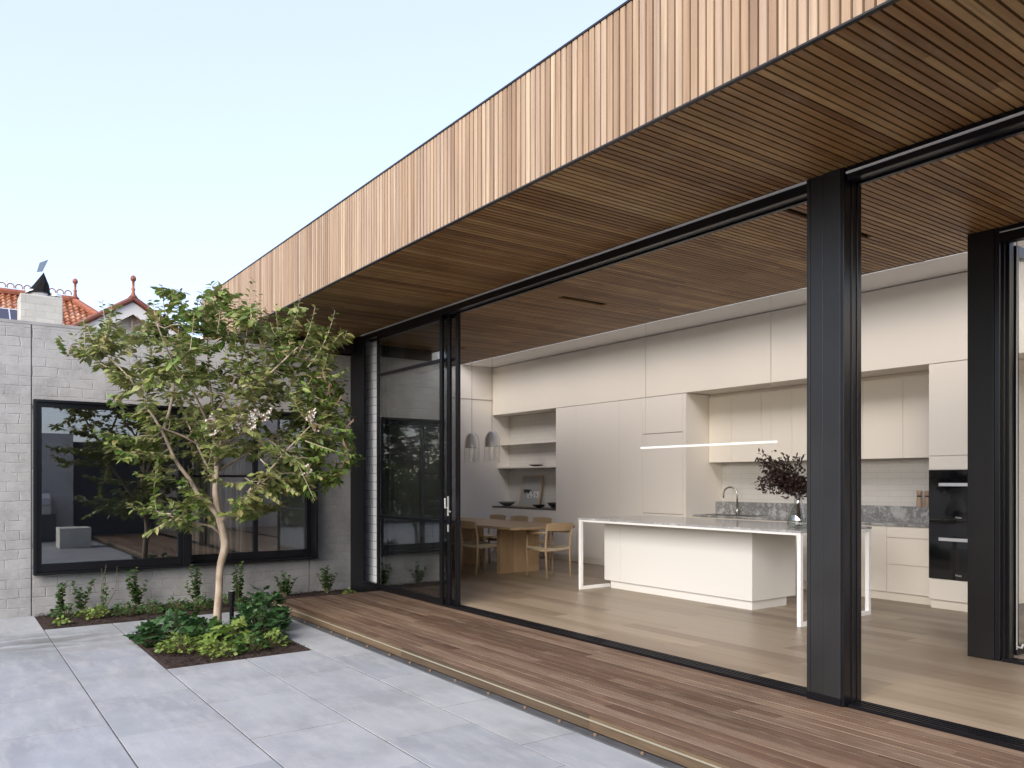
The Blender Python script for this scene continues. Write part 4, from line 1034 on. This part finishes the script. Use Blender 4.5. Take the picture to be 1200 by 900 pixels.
pts = [(RX, 22, RZ + .03)]
for k in range(1, 9): 
    t = k / 8 * L_; pts.append((RX + t * .55, 22 - t * v.y, RZ - t * v.z + .06))
g.tube(pts, .09, 8); g.build('ridge_capping', M['terracotta'], nh)
def finial(x, y, z, h):
    g = MB(); g.lathe([(.10, 0), (.05, .1 * h), (.03, .3 * h), (.045, .38 * h), (.025, .44 * h), (.028, .72 * h), (.055, .76 * h), (.062, .85 * h), (.045, .94 * h), (.0, h)], (x, y, z), 14); g.build('finial', M['terracotta'], nh, smooth=True)
finial(RX + .03, 21.98, RZ + .08, .50)
# gable front
GY = 19.0; GX = 3.415; GZ = 5.36; sl_ = math.tan(R(33)); HW = 1.6
g = MB(); g.prism([(GX - HW, 0), (GX + HW, 0), (GX + HW, GZ - HW * sl_ - .1), (GX, GZ - .1), (GX - HW, GZ - HW * sl_ - .1)], 'Y', GY + .25, GY + .4); g.build('gable_wall', M['cream'], nh)
g = MB()
for s in (-1, 1):
    g.prism([(GX, GZ - .03), (GX, GZ - .30), (GX + s * (HW + .2), GZ - .30 - (HW + .2) * sl_), (GX + s * (HW + .2), GZ - .03 - (HW + .2) * sl_)], 'Y', GY, GY + .04)
g.build('bargeboard', M['trim'], nh)
g = MB()
for k in range(-5, 6): g.box(GX + k * .28 - .02, GX + k * .28 + .05, GY + .22, GY + .249, 2.5, GZ - .15 - abs(k * .28 + .02) * sl_ - .05)
g.build('batten', plain('batten_cream', (.36, .33, .27), .6), nh)
g = MB(); g.recalc = False
for s in (-1, 1):
    vv = Vector((-s * 1, 0, sl_)).normalized(); ln = (HW + .25) / math.cos(R(33)); uu = Vector((0, 1, 0)) if s > 0 else Vector((0, 1, 0))
    e0 = Vector((GX + s * (HW + .25), GY - .06, GZ - (HW + .25) * sl_))
    if s > 0: tiled(g, e0, uu, vv, 30, 12, 4.0, ln)
    else: tiled(g, e0 + Vector((0, 4.0, 0)), -uu, vv, 30, 12, 4.0, ln)
g.build('gable_roof', M['rooftile'], nh)
g = MB()
for s in (-1, 1): g.tube([(GX, GY - .05, GZ + .05), (GX + s * (HW + .25), GY - .05, GZ + .05 - (HW + .25) * sl_)], .055, 8)
g.tube([(GX, GY - .05, GZ + .06), (GX, GY + 4, GZ + .06)], .08, 8); g.build('verge_tiles', plain('dark_terracotta', (.16, .05, .035), .5), nh)
finial(GX, GY - .02, GZ + .06, .50)
g = MB(); g.box(-8, 5.8, 17.9, 18.1, 0, 2.4); g.box(-8, 5.8, 22.2, 22.4, 0, 5.2); g.build('house_wall', M['cream'], nh)
sp = wthing('solar_panel', (0, 20, 3), 'dark gridded solar panel lying on the tiled roof left of the chimney', 'solar panel')
nrm = u.cross(v).normalized()
def onroof(a, b_, h): return p0 + u * a + v * b_ + nrm * h
g = MB(); A0, A1, B0, B1 = 1.3, 4.75, 2.3, 4.9
def rbox(g, a0, a1, b0, b1, h0, h1):
    vs = [onroof(a, b_, h) for h in (h0, h1) for (a, b_) in ((a0, b0), (a1, b0), (a1, b1), (a0, b1))]
    g.add(vs, [(0, 3, 2, 1), (4, 5, 6, 7), (0, 1, 5, 4), (1, 2, 6, 5), (2, 3, 7, 6), (3, 0, 4, 7)])
rbox(g, A0, A1, B0, B1, .10, .13); g.build('cells', plain('solar_cells', (.03, .03, .05), .25), sp)
g = MB()
for k in range(0, 14): a = A0 + k * (A1 - A0) / 13; rbox(g, a - .012, a + .012, B0, B1, .129, .137)
for b_ in (B0, B0 + 1.3, B1 - .03): rbox(g, A0, A1, b_, b_ + .04, .131, .14)
g.build('frame', M['alu'], sp)

# ================================================================== WHAT THE GLASS REFLECTS (behind the camera)
cb = tag(MB().box(2.12, 2.75, -.25, .44, ZP, .33).build('concrete_block_seat', plain('pale_concrete', (.66, .66, .60), .8, var=.08, nscale=5), bev=.006, origin=(2.4, .1, ZP)), 'pale concrete cube seat reflected in the left window pane', 'seat')
bw = wthing('rear_garden_wall', (1, -2.6, ZP), 'pale brick wall at the back of the courtyard, reflected in the window', 'wall')
g = MB(); g.box(.9, 2.75, -2.8, -2.6, ZP, 2.6); g.build('brickwork', M['pale_brick'], bw)
fe = wthing('timber_fence', (4, -3, ZP), 'dark vertical board fence reflected behind the tree', 'fence')
g = MB()
for k in range(14): g.box(2.78 + k * .14, 2.78 + k * .14 + .136, -2.7, -2.68, ZP, 2.4)
g.box(2.76, 4.8, -2.679, -2.66 - .06, ZP, 2.4); g.build('boards', plain('fence_blue', (.05, .055, .07), .7, var=.2), fe)
bq = wthing('barbecue', (1.8, -2.2, ZP), 'stainless steel barbecue on a bench, reflected at the window left edge', 'barbecue')
g = MB(); g.box(1.2, 2.3, -2.55, -1.95, ZP, .55); g.build('bench', plain('bench_dark', (.10, .10, .10), .6), bq)
g = MB(); g.box(1.35, 2.2, -2.5, -2.0, .551, .78); g.build('firebox', M['alu'], bq, bev=.01)
g = MB(); g.prism([(-2.5, .79), (-2.0, .79), (-2.02, .95), (-2.15, 1.08), (-2.4, 1.08), (-2.5, .95)], 'X', 1.36, 2.19); g.build('hood', M['alu'], bq, bev=.01)
random.seed(90)
def hedge(x0, x1, y0, y1, z1, label, mm, n):
    g = MB(); g.recalc = False
    for k in range(n):
        x = random.uniform(x0, x1); y = random.uniform(y0, y1); z = ZP + (z1 - ZP) * random.random() ** .8
        z *= .8 + .35 * noise.noise(Vector((x, y, 1)))
        put(g, leafshape(.14, .05), (x, y, max(ZP, z)), rv(1), rv(1))
    o = g.build('foliage', M[mm], None, origin=(x0, y0, ZP)); o.name = 'hedge'
    tag(o, label, 'hedge')
hedge(-7.4, -6.4, -7, 10, 2.0, 'green hedge along the far side of the courtyard, seen only in reflections', 'leaf_lime', 12000)
hedge(-7.4, .8, -6.5, -5.2, 2.6, 'bright green garden hedge behind the courtyard, glimpsed in the glass door', 'leaf_lime', 9000)
for o in bpy.data.objects:
    if '_b' in o: del o['_b']
